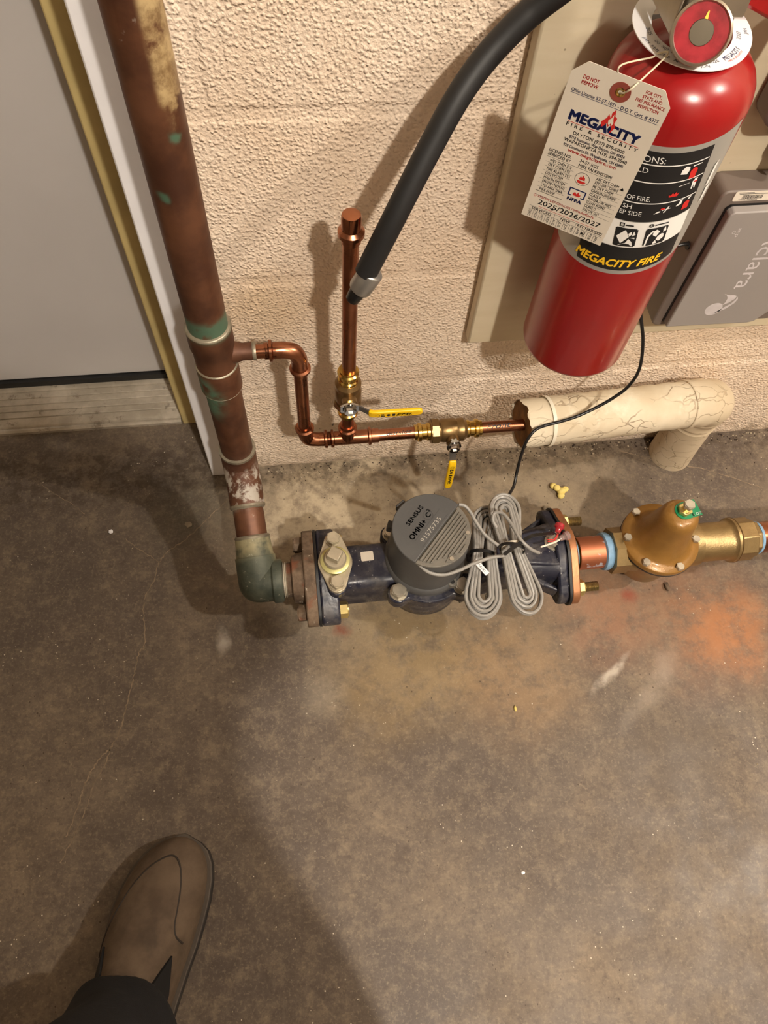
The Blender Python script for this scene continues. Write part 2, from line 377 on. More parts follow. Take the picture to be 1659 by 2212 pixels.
MT = dict(
    floor=M_floor(), block=M_wall('painted_block', 1.0), mortar=M_wall('painted_mortar', 0.8, (237, 218, 197)),
    plainwall=simple('plain_painted_wall', (150, 138, 120), 0.6), ceil=simple('ceiling_paint', (128, 118, 106), 0.7),
    door=simple('door_paint', (192, 188, 186), 0.42, 0, 0.03, 6, 300, 0.06, 0.0004), white=simple('white_trim_paint', (232, 230, 232), 0.45, 0, 0.03, 20),
    jamb=simple('yellow_jamb_wood', (190, 170, 116), 0.55, 0, 0.1, 18), alu=M_alu(), rubber=simple('black_rubber', (24, 24, 25), 0.5, 0, 0.2, 60),
    oldcu=M_old_copper(), patina=M_patina(), rust=M_rust(), navy=M_navy(), insul=M_insul(), leather=M_leather(), copper=M_copper(), smcu=M_smudged_copper(),
    solder=simple('solder', (150, 142, 124), 0.42, 0.6, 0.2, 90, 200, 0.3), core=simple('fibre_core', (126, 88, 48), 0.9, 0, 0.35, 60, 150, 0.5, 0.002),
    brass=simple('polished_brass', (206, 172, 96), 0.2, 1.0, 0.08, 40), castbrass=simple('cast_brass', (160, 138, 98), 0.42, 0.9, 0.1, 60, 420, 0.35, 0.0008),
    bronze=simple('dull_bronze', (142, 116, 78), 0.36, 0.9, 0.1, 40, 300, 0.2, 0.0006), copflange=simple('bronze_flange_face', (182, 128, 92), 0.4, 0.75, 0.15, 50, 200, 0.3, 0.0008),
    prv=simple('ochre_epoxy', (142, 103, 48), 0.34, 0.15, 0.08, 60, 380, 0.35, 0.0008, coat=0.15), chrome=simple('chrome', (205, 203, 200), 0.12, 1.0, 0.04),
    steel=simple('grey_steel', (118, 114, 112), 0.4, 0.8, 0.08, 60), zinc=simple('zinc_bolt', (190, 184, 170), 0.35, 0.75, 0.12, 70, 200, 0.15, 0.0005),
    yzinc=simple('yellow_zinc_bolt', (205, 186, 124), 0.3, 0.85, 0.12, 70), thread=simple('dark_thread', (150, 134, 92), 0.35, 0.85, 0.2, 90),
    stem=simple('zinc_cap', (186, 176, 154), 0.45, 0.5, 0.1, 60, 300, 0.3, 0.0006), yellow=simple('yellow_vinyl', (240, 192, 20), 0.35, 0, 0.04, 30),
    grey=simple('register_grey', (80, 80, 80), 0.5, 0, 0.06, 30, 500, 0.25, 0.0004), greyhi=simple('register_rib_grey', (112, 108, 100), 0.45, 0, 0.12, 50, 400, 0.3, 0.0006),
    greydk=simple('register_emboss', (66, 66, 66), 0.55, 0, 0.05, 30), scratch=simple('engraved_digits', (164, 160, 152), 0.6), cable=simple('grey_cable', (146, 143, 138), 0.38, 0, 0.06, 60),
    cabledk=simple('shaded_cable', (128, 125, 120), 0.42, 0, 0.08, 60), black=simple('black_plastic', (22, 22, 23), 0.32, 0, 0.1, 60), nylon=simple('white_nylon', (232, 224, 205), 0.4, 0, 0.04),
    ptfe=simple('thread_tape', (214, 206, 190), 0.6, 0, 0.12, 90), sealant=simple('light_blue_sealant', (126, 164, 196), 0.5, 0, 0.1, 120, 200, 0.4, 0.0008),
    red=simple('red_enamel', (152, 19, 22), 0.28, 0, 0.05, 8, coat=0.2), paper=simple('tag_card', (226, 216, 200), 0.65, 0, 0.03, 20), ring=simple('white_plastic_collar', (240, 238, 240), 0.4, 0, 0.02),
    silver=M_label_silver(), inkk=simple('black_ink', (26, 26, 28), 0.5, 0, 0.02), inkr=simple('red_ink', (206, 42, 38), 0.5, 0, 0.02), inkb=simple('navy_ink', (26, 38, 92), 0.5, 0, 0.02),
    inkw=simple('white_ink', (240, 238, 234), 0.4, 0, 0.01), inky=simple('yellow_ink', (250, 200, 40), 0.4, 0, 0.02), eyelet=simple('brown_reinforcement', (142, 66, 52), 0.7, 0, 0.1, 90), inkp=simple('faded_ink', (46, 48, 78), 0.5),
    string=simple('pale_string', (214, 204, 178), 0.6), valve=simple('nickel_valve', (176, 166, 150), 0.32, 0.8, 0.1, 40, 300, 0.15, 0.0005), gauge=simple('gauge_face', (150, 40, 48), 0.15, 0.0, 0.3, 90, coat=0.6),
    gaugemid=simple('gauge_hub', (92, 84, 70), 0.25, 0.7), hose=simple('hose_rubber', (27, 27, 28), 0.55, 0, 0.15, 30, 90, 0.15, 0.0006), ferr=simple('ferrule_metal', (170, 168, 164), 0.35, 0.8, 0.08, 40),
    board=M_wood('painted_plywood', (212, 199, 172)), box=simple('grey_enclosure', (150, 144, 140), 0.42, 0, 0.02, 10), boxdk=simple('enclosure_body', (112, 100, 92), 0.5, 0, 0.04, 10), decal=simple('pale_print', (206, 200, 202), 0.5),
    denim=simple('black_denim', (11, 13, 19), 0.85, 0, 0.25, 60, 500, 0.5, 0.0006), sole=simple('dark_sole', (40, 36, 34), 0.6, 0, 0.2, 60), seam=simple('seam_stitch', (44, 36, 30), 0.7), welt=simple('pale_welt', (78, 70, 62), 0.6), elastic=simple('black_elastic', (12, 12, 14), 0.8),
    green=simple('green_tag', (14, 128, 84), 0.35, 0, 0.06), chipw=simple('pale_chip', (186, 172, 148), 0.8, 0, 0.2, 200), chipd=simple('dark_grit', (58, 44, 34), 0.9, 0, 0.3, 200), foam=simple('yellow_foam', (228, 206, 120), 0.7, 0, 0.08, 60),
    crack=simple('crack_filler', (134, 118, 98), 0.85, 0, 0.25, 90), redwire=simple('red_wire', (196, 60, 56), 0.4), stone=simple('grey_stone', (140, 128, 110), 0.85, 0, 0.15, 90))
def M_gel():
    n = NT('red_gel_cap'); m = n.out(lin((206, 60, 70)), 0.15); n.b.inputs['Transmission Weight'].default_value = 0.45; return m
MT['gel'] = M_gel(); MT['ringbrass'] = simple('pale_brass', (204, 198, 138), 0.4, 0.5, 0.1, 60)
def M_clear():
    n = NT('clear_cap'); m = n.out(lin((226, 206, 200)), 0.12); n.b.inputs['Transmission Weight'].default_value = 0.7; return m
MT['clear'] = M_clear()

# ------------------------------------------------------------------ flat print helper
_tc = {}
def glyphs(s, bold=0.0, shear=0.0, spacing=1.0):
    key = (s, bold, shear, spacing)
    if key not in _tc:
        cu = bpy.data.curves.new('t', 'FONT'); cu.body = s; cu.size = 1.0; cu.offset = bold; cu.shear = shear; cu.space_character = spacing; cu.resolution_u = 2
        o = bpy.data.objects.new('t', cu); COL.objects.link(o); bpy.context.view_layer.update()
        me = bpy.data.meshes.new_from_object(o.evaluated_get(bpy.context.evaluated_depsgraph_get()))
        vv = [(p.co.x, p.co.y) for p in me.vertices]; ff = [tuple(p.vertices) for p in me.polygons]
        bpy.data.objects.remove(o); bpy.data.curves.remove(cu); bpy.data.meshes.remove(me)
        x0 = min(p[0] for p in vv); x1 = max(p[0] for p in vv)
        _tc[key] = ([(a - x0, b) for a, b in vv], ff, x1 - x0)
    return _tc[key]

class Print:
    """printed marks laid out in (u, v) on a surface; one mesh per ink"""
    def __init__(s): s.d = {}
    def g(s, ink): return s.d.setdefault(ink, ([], []))
    def poly(s, ink, pts):
        v, f = s.g(ink); b = len(v); v += [tuple(p) for p in pts]; f.append(tuple(range(b, b + len(pts))))
    def rect(s, ink, u0, v0, u1, v1, nu=1):
        v, f = s.g(ink)
        for i in range(nu):
            a = u0 + (u1 - u0) * i / nu; c = u0 + (u1 - u0) * (i + 1) / nu; b = len(v)
            v += [(a, v0), (c, v0), (c, v1), (a, v1)]; f.append((b, b + 1, b + 2, b + 3))
    def grid(s, ink, u0, v0, u1, v1, nu, nv):
        for j in range(nv): s.rect(ink, u0, v0 + (v1 - v0) * j / nv, u1, v0 + (v1 - v0) * (j + 1) / nv, nu)
    def line(s, ink, p, q, w):
        d = (q[0] - p[0], q[1] - p[1]); l = math.hypot(*d) or 1; n = (-d[1] / l * w / 2, d[0] / l * w / 2)
        s.poly(ink, [(p[0] - n[0], p[1] - n[1]), (q[0] - n[0], q[1] - n[1]), (q[0] + n[0], q[1] + n[1]), (p[0] + n[0], p[1] + n[1])])
    def ring(s, ink, c, r0, r1, n=24):
        for k in range(n):
            a, b = 2 * PI * k / n, 2 * PI * (k + 1) / n
            s.poly(ink, [(c[0] + r * math.cos(t), c[1] + r * math.sin(t)) for r, t in ((r0, a), (r1, a), (r1, b), (r0, b))])
    def text(s, ink, txt, u, v, h, width=None, bold=0.0, shear=0.0, rot=0.0, spacing=1.0, centre=False, arc=None):
        vv, ff, W = glyphs(txt, 0.0, shear, spacing)
        sy = h / 0.72; sx = (width / W) if width else sy
        c, sn = math.cos(rot), math.sin(rot); ox = -W * sx / 2 if centre else 0.0; e = max(bold, 0.0) * sy * 1.6
        for dx, dy in (((0, 0),) if e <= 0 else ((-e, -e), (e, -e), (-e, e), (e, e))):
            V_, F_ = s.g(ink); b = len(V_)
            for x, y in vv:
                x, y = x * sx + ox + dx, y * sy + dy; V_.append((u + x * c - y * sn, v + x * sn + y * c))
            F_ += [tuple(b + i for i in f) for f in ff]
    def emit(s, fn, parent, name='printed_text', eps0=0.00012, step=0.00006):
        k = 0
        for ink, (v, f) in s.d.items():
            me = bpy.data.meshes.new(name); e = eps0 + step * k; k += 1
            me.from_pydata([tuple(fn(a, b, e)) for a, b in v], [], f); me.materials.append(MT[ink]); q = link(name, me, parent)
            if name in ('tag_print', 'label_text', 'label_print', 'printed_text', 'sticker_print', 'handle_print'): q['kind'] = 'stuff'

def plane_map(o, u, v):
    o, u, v = V(o), V(u), V(v); n = u.cross(v).normalized()
    return lambda a, b, e: o + u * a + v * b + n * e

# ------------------------------------------------------------------ small shared pieces
def bolt(parent, o, axis, R, h, mat, washer=0.0, rot=0.3, name='bolt'):
    g = G(); a = V(axis).normalized(); o = V(o)
    if washer: g.lathe([(washer, 0), (washer, 0.0018)], o, a, 20); o = o + a * 0.0018
    u, v, _ = frame(a); g.hexa(o, a, R, h * 0.85, rot); g.lathe([(R * 0.86, h * 0.84), (R * 0.8, h)], o, a, 18)
    return g.build(name, mat, parent, 30)

def threads(g, o, axis, r, length, pitch=0.002):
    n = int(length / pitch); prof = []
    for i in range(n): prof += [(r, i * pitch), (r * 0.87, i * pitch + pitch * 0.5)]
    prof.append((r, n * pitch)); return g.lathe(prof, o, axis, 18)

# ================================================================== STRUCTURE
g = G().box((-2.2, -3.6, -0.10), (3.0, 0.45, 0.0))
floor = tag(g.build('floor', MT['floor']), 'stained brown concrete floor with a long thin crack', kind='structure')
tag(G().box((-2.2, -3.6, 2.62), (3.0, 0.45, 2.7)).build('ceiling', MT['ceil']), 'flat dull grey ceiling out of view', kind='structure')
tag(G().box((-2.32, -3.6, 0), (-2.2, 0.45, 2.62)).build('wall_left', MT['plainwall']), 'plain beige wall out of view on the left', kind='structure')
tag(G().box((3.0, -3.6, 0), (3.12, 0.45, 2.62)).build('wall_right', MT['plainwall']), 'plain beige wall out of view on the right', kind='structure')
tag(G().box((-2.32, -3.72, 0), (3.12, -3.6, 2.62)).build('wall_front', MT['plainwall']), 'plain beige wall behind the photographer', kind='structure')

DX0, DX1 = -1.09, -0.118        # rough door opening
g = G(); g.box((DX1, 0.0011, 0), (3.0, 0.45, 2.62)); g.box((-2.2, 0.0011, 0), (DX0, 0.45, 2.62)); g.box((DX0, 0.0011, 2.1), (DX1, 0.45, 2.62))
wall = tag(g.build('wall_back', MT['mortar']), 'cream painted concrete block wall with a bumpy finish', kind='structure')
_bm = {}
def block(x0, x1, z0, z1):
    key = (round(x1 - x0, 4), round(z1 - z0, 4))
    if key not in _bm:
        hx, hz = (x1 - x0) / 2, (z1 - z0) / 2; b = 0.006
        gg = G(); P = [(-hx, -hz), (hx, -hz), (hx, hz), (-hx, hz)]; Q = [(-hx + b, -hz + b), (hx - b, -hz + b), (hx - b, hz - b), (-hx + b, hz - b)]
        vv = [(a, 0.02, c) for a, c in P] + [(a, 0.0014, c) for a, c in P] + [(a, 0.0, c) for a, c in Q]
        ff = [(8, 9, 10, 11)] + [(i + 4, (i + 1) % 4 + 4, (i + 1) % 4 + 8, i + 8) for i in range(4)] + [(i, (i + 1) % 4, (i + 1) % 4 + 4, i + 4) for i in range(4)]
        me = bpy.data.meshes.new('concrete_block'); me.from_pydata(vv, [], ff); me.materials.append(MT['block']); _bm[key] = me
    o = link('concrete_block', _bm[key]); o.parent = wall; o.location = ((x0 + x1) / 2, 0, (z0 + z1) / 2)
for k in range(13):
    z0 = k * 0.2032 + (0.0 if k == 0 else 0.003); z1 = min((k + 1) * 0.2032 - 0.003, 2.62)
    x = -0.065 - 0.4064 * 6 + (0.2032 if k % 2 == 0 else 0)
    while x < 3.0:
        a, b = x + 0.0025, x + 0.4064 - 0.0025; x += 0.4064
        for lo, hi in ((-2.2, DX0), (DX1, 3.0)):
            c, d = max(a, lo), min(b, hi)
            if d - c > 0.03: block(c, d, z0, z1)

# crack lines in the floor
def crack(pts, w):
    P = catmull(pts, 10); L = []; Rr = []
    for i, p in enumerate(P):
        t = (P[min(i + 1, len(P) - 1)] - P[max(i - 1, 0)]).normalized(); n = V((-t.y, t.x, 0)); j = random.uniform(-0.0012, 0.0012); ww = w * random.uniform(0.4, 1.3)
        L.append((p + n * (j + ww / 2))[:]); Rr.append((p + n * (j - ww / 2))[:])
    m = len(L); me_v = [(a[0], a[1], 0.0005) for a in L] + [(a[0], a[1], 0.0005) for a in Rr]
    gg = G().add(me_v, [(i, m + i, m + i + 1, i + 1) for i in range(m - 1)]); gg.build('crack', MT['crack'], floor, recalc=False)
C1 = [(-0.1, -.033), (-.14, -.067), (-.169, -.096), (-.193, -.118), (-.217, -.135), (-.231, -.152), (-.24, -.185), (-.252, -.213), (-.25, -.256), (-.25, -.28), (-.257, -.289), (-.262, -.315), (-.268, -.347), (-.272, -.366), (-.28, -.396), (-.29, -.416), (-.304, -.429), (-.32, -.457), (-.327, -.484), (-.34, -.52)]
crack([(a, b, 0) for a, b in C1], 0.0018)
crack([(-.283, -.109, 0), (-.262, -.127, 0), (-.238, -.146, 0), (-.229, -.152, 0)], 0.0013)
crack([(-.29, -.416, 0), (-.298, -.44, 0), (-.31, -.46, 0), (-.318, -.49, 0), (-.345, -.55, 0)], 0.0012)
crack([(-.42, .0, 0), (-.38, -.03, 0), (-.345, -.06, 0)], 0.001)
crack([(.52, -.02, 0), (.58, -.045, 0), (.66, -.07, 0), (.74, -.11, 0)], 0.0015)

# door, frame, threshold
d = tag(G().box((-1.07, 0.178, 0.034), (-0.192, 0.222, 2.06)).build('door_1', MT['door'], None, 40, 0.003), 'plain light grey steel door, closed', kind='structure')
d['base'] = [0, 0, 0]
G().box((-1.07, 0.172, 0.022), (-0.192, 0.205, 0.034)).build('door_sweep', MT['rubber'], d)
g = G().box((-0.151, -0.010, 0), (DX1 + 0.0, 0.093, 2.1)); tag(g.build('trim_1', MT['white'], None, 40, 0.002), 'white painted door frame beside the copper pipe', kind='structure')
g = G().box((-0.197, 0.093, 0), (DX1, 0.158, 2.1)); tag(g.build('trim_2', MT['jamb'], None, 40, 0.002), 'yellowish bare door jamb strip', kind='structure')
g = G().box((-0.190, 0.158, 0), (DX1, 0.26, 2.1)); g.box((DX0, 0.0, 0), (-1.07, 0.26, 2.1)); g.box((-1.07, 0.0, 2.06), (-0.151, 0.26, 2.1))
tag(g.build('trim_3', MT['jamb']), 'bare wooden door stop and head jamb', kind='structure')
prof = [(0.094, 0), (0.0935, 0.006), (0.096, 0.0095), (0.099, 0.0095), (0.101, 0.0075), (0.103, 0.0105)]
for k in range(5):
    y = 0.107 + k * 0.0115; zz = 0.012 + k * 0.0016
    prof += [(y, zz), (y + 0.0085, zz + 0.001), (y + 0.009, zz - 0.0006), (y + 0.0105, zz - 0.0006), (y + 0.011, zz + 0.0012)]
prof += [(0.168, 0.021), (0.222, 0.0215), (0.222, 0.0)]
g = G().prism(prof, (-1.07, 0, 0), (0, 1, 0), (0, 0, 1), (1, 0, 0), 0, 0.871)
tag(g.build('trim_4', MT['alu'], None, 25), 'grooved dirty aluminium threshold under the door', kind='structure')

# ================================================================== MAIN COPPER RISER
X0, Y0 = -0.0895, -0.087
rp = thing('copper_riser_pipe', 'thick tarnished brown copper pipe with green patina beside the door frame', 'pipe', (X0, Y0, 0.2))
G().lathe([(0.0207, 0.19), (0.0207, 2.62)], (X0, Y0, 0), seg=36).build('upright_pipe', MT['oldcu'], rp)
g = G().lathe([(0.0207, 0.337), (0.0236, 0.339), (0.0236, 0.376), (0.0222, 0.380), (0.0222, 0.408), (0.0240, 0.412), (0.0240, 0.437), (0.0212, 0.4385)], (X0, Y0, 0), seg=36)
g.lathe([(0.012, 0.015), (0.0115, 0.024), (0.0098, 0.030), (0.0098, 0.041)], (X0, Y0, 0.394), (1, 0, 0), 24)
tee = g.build('tee_fitting', MT['oldcu'], rp)
for zz, rr, hh in ((0.4375, 0.0243, 0.0022), (0.378, 0.0238, 0.0016), (0.338, 0.0238, 0.0014)):
    G().lathe([(rr - 0.001, 0), (rr, hh * 0.4), (rr - 0.0006, hh), (rr - 0.002, hh * 1.5)], (X0, Y0, zz), seg=36).build('solder_ring', MT['solder'], rp)
G().lathe([(0.0100, 0), (0.0106, 0.0015), (0.0100, 0.004)], (X0 + 0.041, Y0, 0.394), (1, 0, 0), 24).build('solder_ring', MT['solder'], rp)
B0 = V((X0 + 0.001, Y0, 0.163)); MY, MZ = -0.236, 0.092
EL = V((-0.0775, MY, MZ)); DS = (EL - B0).normalized()
g = G()
arc = [V((X0, Y0, 0.198)), V((X0, Y0, 0.188))] + catmull([V((X0, Y0, 0.188)), V((X0 + 0.0005, Y0 - 0.006, 0.168)), B0 + DS * 0.024], 8)[1:] + [B0 + DS * 0.060]
g.tube(arc, 0.0235, 32); g.build('bend_fitting', MT['oldcu'], rp)
G().lathe([(0.0212, -0.003), (0.0242, -0.0015), (0.0240, 0.0025), (0.0222, 0.003)], (X0, Y0, 0.1985), seg=36).build('solder_ring', MT['solder'], rp)
G().lathe([(0.0238, -0.003), (0.0244, 0.0), (0.0225, 0.003)], B0 + DS * 0.061, DS, 36).build('solder_ring', MT['solder'], rp)
G().lathe([(0.0207, 0.03), (0.0207, 0.145)], B0, DS, 36).build('sloping_pipe', MT['oldcu'], rp)
Lf = (EL - B0).length
G().lathe([(0.0222, -0.002), (0.0242, 0.0), (0.0230, 0.0035)], B0 + DS * (Lf - 0.063), DS, 36).build('solder_ring', MT['solder'], rp)
g = G().lathe([(0.0237, Lf - 0.060), (0.0250, Lf - 0.040), (0.0262, Lf - 0.030)], B0, DS, 36)
g.tube([EL - DS * 0.036, EL - DS * 0.018, EL], 0.0272, 36); g.tube([EL, EL + V((0.022, 0, 0))], 0.0272, 36)
g.lathe([(0.0272 * math.sin(PI * k / 14), -0.0272 * math.cos(PI * k / 14)) for k in range(1, 14)], EL, (0, 0, 1), 36)
el = g.build('elbow', MT['patina'], rp)
G().lathe([(0.0275, 0.018), (0.0298, 0.0205), (0.0298, 0.0305), (0.0278, 0.033)], EL, (1, 0, 0), 36).build('elbow_collar', MT['patina'], rp)
g = G(); threads(g, EL + V((0.032, 0, 0)), (1, 0, 0), 0.0250, 0.0085, 0.0022); g.build('taped_thread', MT['ptfe'], rp)
G().lathe([(0.0240, 0.038), (0.0240, 0.052)], EL, (1, 0, 0), 36).build('iron_nipple', MT['rust'], rp)

# ================================================================== SMALL COPPER BRANCH
YB = -0.088; XR = 0.0565; ZL = 0.208
cb = thing('copper_branch_line', 'thin bright copper branch line with elbows, tee and capped stub', 'pipe', (XR, YB, 0.2))
r = 0.0080
def pressring(g, o, ax): g.lathe([(0.0094, -0.006), (0.0094, -0.0028), (0.0122, -0.0014), (0.0122, 0.0014), (0.0094, 0.0028), (0.0094, 0.006)], o, ax, 24)
G().lathe([(r, 0), (r, 0.030)], (-0.0525, YB, 0.394), (1, 0, 0), 24).build('short_pipe', MT['copper'], cb)
g = G(); g.tube([(-0.036, YB, 0.394), (-0.016, YB, 0.394)] + catmull([(-0.016, YB, 0.394), (-0.004, YB, 0.3895), (0.001, YB, 0.378)], 8)[1:] + [(0.0015, YB, 0.355)], 0.0094, 24)
pressring(g, V((-0.029, YB, 0.394)), (1, 0, 0)); pressring(g, V((0.0014, YB, 0.360)), (0, 0, 1)); g.build('upper_elbow', MT['copper'], cb)
G().lathe([(r, 0), (r, 0.15)], (0.0012, YB, 0.222), (0, 0, 1), 24).build('drop_pipe', MT['copper'], cb)
g = G(); g.tube([(0.001, YB, 0.244), (0.001, YB, 0.226)] + catmull([(0.001, YB, 0.226), (0.005, YB, 0.2125), (0.018, YB, ZL)], 8)[1:] + [(0.034, YB, ZL)], 0.0094, 24)
pressring(g, V((0.001, YB, 0.237)), (0, 0, 1)); pressring(g, V((0.028, YB, ZL)), (1, 0, 0)); g.build('lower_elbow', MT['copper'], cb)
g = G().lathe([(0.0096, 0.034), (0.0096, 0.098)], (0, YB, ZL), (1, 0, 0), 24); g.lathe([(0.0096, 0), (0.0096, 0.032)], (XR, YB, ZL), (0, 0, 1), 24)
pressring(g, V((0.0365, YB, ZL)), (1, 0, 0)); pressring(g, V((0.086, YB, ZL)), (1, 0, 0)); pressring(g, V((XR, YB, 0.231)), (0, 0, 1)); g.build('tee_fitting', MT['copper'], cb)
G().lathe([(r, 0.09), (r, 0.175)], (0, YB, ZL), (1, 0, 0), 24).build('level_pipe', MT['copper'], cb)
G().lathe([(r, 0.22), (r, 0.30)], (XR, YB, 0), (0, 0, 1), 24).build('riser_pipe', MT['copper'], cb)
G().lathe([(r, 0.33), (r, 0.555)], (XR + 0.0008, YB, 0), (0, 0, 1), 24).build('riser_pipe', MT['copper'], cb)
G().lathe([(0.0094, 0.543), (0.0094, 0.5495), (0.0126, 0.5510), (0.0126, 0.5550), (0.0094, 0.558), (0.0094, 0.5705), (0.0085, 0.5735), (0.006, 0.5745)], (XR + 0.001, YB, 0), (0, 0, 1), 28).build('end_cap', MT['copper'], cb)
G().lathe([(r, 0.22), (r, 0.30)], (0, YB, ZL), (1, 0, 0), 24).build('level_pipe', MT['copper'], cb)
# marker writing on the pipes
def pipe_write(txt, x, ang0, hgt, wid, shear=0.3):
    P = Print(); P.text('inkk', txt, 0, 0, hgt, wid, 0.012, shear, rot=0.05)
    def fn(u, v, e):
        a = ang0 - v / r; rr = r + e
        return V((x + u, YB - math.cos(a) * rr, ZL + math.sin(a) * rr)) if False else V((x + u, YB - rr * math.sin(ang0 - v / r), ZL + rr * math.cos(ang0 - v / r)))
    P.emit(fn, cb, 'marker_writing')
pipe_write('outside', 0.108, 0.75, 0.0046, 0.034)
pipe_write('Front', 0.243, 0.95, 0.0075, 0.034)

# ================================================================== BALL VALVES
def ball_valve(label, O, axis, lever_dir, name='ball_valve'):
    """O centre of body on the pipe, axis along pipe, stem always faces -y"""
    O = V(O); ax = V(axis); ld = V(lever_dir); st = V((0, -1, 0))
    t = thing(name, label, 'valve', O, 'yellow handled ball valves')
    g = G().lathe([(0.0098, -0.0300), (0.0155, -0.0285), (0.0160, -0.017), (0.0150, -0.015), (0.0162, -0.012), (0.0162, 0.004), (0.0150, 0.007), (0.0158, 0.010), (0.0158, 0.016), (0.0125, 0.0205)], O, ax, 32)
    g.hexa(O - ax * 0.027, ax, 0.0175, 0.009, 0.2, 8)
    g.lathe([(0.0092, 0.008), (0.0092, 0.0205), (0.0078, 0.0215), (0.0078, 0.024)], O, st, 24)
    g.build('body', MT['bronze'], t, 35)
    for s in (-1, 1):
        b = O + ax * (0.0285 if s < 0 else 0.020) * s
        G().lathe([(0.0122, 0), (0.0122, 0.004), (0.0105, 0.0055), (0.0105, 0.011), (0.0128, 0.0125), (0.0128, 0.0165), (0.0105, 0.018), (0.0105, 0.0215)], b, ax * s, 28).build('press_collar', MT['brass'], t)
    sd = ax if abs(ax.dot(ld)) < 0.5 else V((1, 0, 0))
    top = O + st * 0.026
    # stop tabs and lever plate
    g = G(); g.prism(hull(circ(0.0100, 16) + [(0.012, 0.004), (0.012, -0.004), (-0.0115, 0.005), (-0.0115, -0.005)]), top, ld, sd, st, -0.0012, 0.0012)
    g.prism([(-0.003, 0.006), (0.003, 0.006), (0.003, 0.0085), (-0.003, 0.0085)], top, ld, sd, st, -0.007, 0.0012)
    g.prism([(-0.009, -0.0035), (-0.0072, -0.0035), (-0.0072, 0.0035), (-0.009, 0.0035)], top, ld, sd, st, -0.006, 0.0012)
    g.build('lever_plate', MT['chrome'], t, 30)
    def strip(path, w, th, name, mat, rnd=0.0, bev=0.0):
        gg = G(); n = len(path); ring = []
        for i, (a, h) in enumerate(path):
            p0 = path[max(i - 1, 0)]; p1 = path[min(i + 1, n - 1)]; tx = V((p1[0] - p0[0], p1[1] - p0[1], 0)).normalized()
            nn = st * tx.x - ld * tx.y; c = top + ld * a + st * h; ww = w[i] if isinstance(w, list) else w
            ring.append([c + sd * x * ww / 2 + nn * y * th / 2 for x, y in ((-1, -1), (1, -1), (1, 1), (-1, 1))])
        gg.loft(ring); return gg.build(name, mat, t, 40, bev, 3)
    strip([(0.006, 0.0), (0.012, 0.0005), (0.023, 0.0085), (0.030, 0.0100)], 0.0085, 0.0018, 'lever_arm', MT['steel'])
    strip([(0.0215, 0.0075), (0.0255, 0.0097), (0.031, 0.0102), (0.050, 0.0104), (0.070, 0.0106), (0.080, 0.0106), (0.0838, 0.0106), (0.0855, 0.0106)], [0.0100, 0.0105, 0.0108, 0.0110, 0.0110, 0.0106, 0.0084, 0.005], 0.0052, 'grip', MT['yellow'], bev=0.0018)
    g = G(); g.hexa(top + st * 0.001, st, 0.0072, 0.0058, 0.2); g.lathe([(0.0082, 0), (0.0082, 0.0012)], top + st * 0.001, st, 20); g.build('stem_nut', MT['chrome'], t, 30)
    g = G().box((-0.0026, -0.0014, 0), (0.0026, 0.0014, 0.0026), Matrix.Translation(top + st * 0.0062) @ Matrix(((1, 0, 0), (0, 0, -1), (0, 1, 0))).to_4x4()); g.build('stem_end', MT['chrome'], t)
    up = V((0, 0, 1)) if abs(ld.z) < 0.5 else V((1, 0, 0))
    P = Print(); P.rect('inkk', 0.049, -0.0022, 0.0525, 0.0022); P.text('inkk', 'EMI.', 0.0535, -0.002, 0.004, 0.019, 0.02, 0.35)
    P.ring('inkk', (0.0445, 0), 0, 0.0022); P.rect('inkk', 0.0355, -0.0024, 0.0400, -0.0006); P.rect('inkk', 0.0358, 0.0002, 0.0392, 0.0024)
    P.ring('inkk', (0.0315, 0), 0.0022, 0.0026)
    P.emit(plane_map(top + st * 0.0133, ld, up), t, 'handle_print')
    return t
v1 = ball_valve('bronze ball valve on the capped riser, yellow lever pointing right', (XR, YB, 0.312), (0, 0, 1), (1, 0, 0.0))
v2 = ball_valve('bronze ball valve on the level copper pipe, yellow lever hanging down', (0.196, YB, ZL), (1, 0, 0), (0, -0.05, -1))

# ================================================================== INSULATED PIPE
A0 = V((0.294, -0.086, 0.207)); A1 = V((0.548, -0.060, 0.187)); dirA = (A1 - A0).normalized()
ip = thing('insulated_pipe', 'fat cream canvas-wrapped insulated pipe turning down to the floor', 'insulated pipe', (0.6, -0.035, 0))
g = G(); n = 26; pts = [A0 + (A1 - A0) * (i / n) for i in range(n + 1)]
rr = [0.0335 + 0.0006 * math.sin(i * 1.7) + 0.0004 * math.sin(i * 4.1) for i in range(n + 1)]
g.tube(pts, rr, 40, cap=False)
# ragged left rim
b = len(g.v); ring = []
for k in range(40):
    q = V(g.v[k]) - dirA * random.uniform(-0.001, 0.0045); ring.append(q)
g.v += [tuple(q) for q in ring]; g.f += [(k, b + k, b + (k + 1) % 40, (k + 1) % 40) for k in range(40)]
cover = g.build('canvas_wrap', MT['insul'], ip)
G().lathe([(0.0328, 0.0), (0.0328, 0.002), (0.009, 0.0035)], A0 + dirA * 0.0015, dirA, 32).build('cut_end', MT['core'], ip)
L0 = V((0.607, -0.033, 0.0)); L1 = V((0.599, -0.036, 0.125))
g = G(); g.tube(catmull([A1 - dirA * 0.006, A1 + dirA * 0.012, V((0.586, -0.0525, 0.176)), V((0.599, -0.041, 0.152)), L1, L1 + (L0 - L1) * 0.12], 8), [0.0345 + 0.0008 * math.sin(i * 0.8) for i in range(41)], 40); g.build('elbow_wrap', MT['insul'], ip)
G().tube([L1 + (L0 - L1) * t for t in (0.05, 0.3, 0.6, 0.85, 1.0)], [0.0335, 0.0338, 0.0335, 0.0345, 0.0350], 40).build('drop_wrap', MT['insul'], ip)
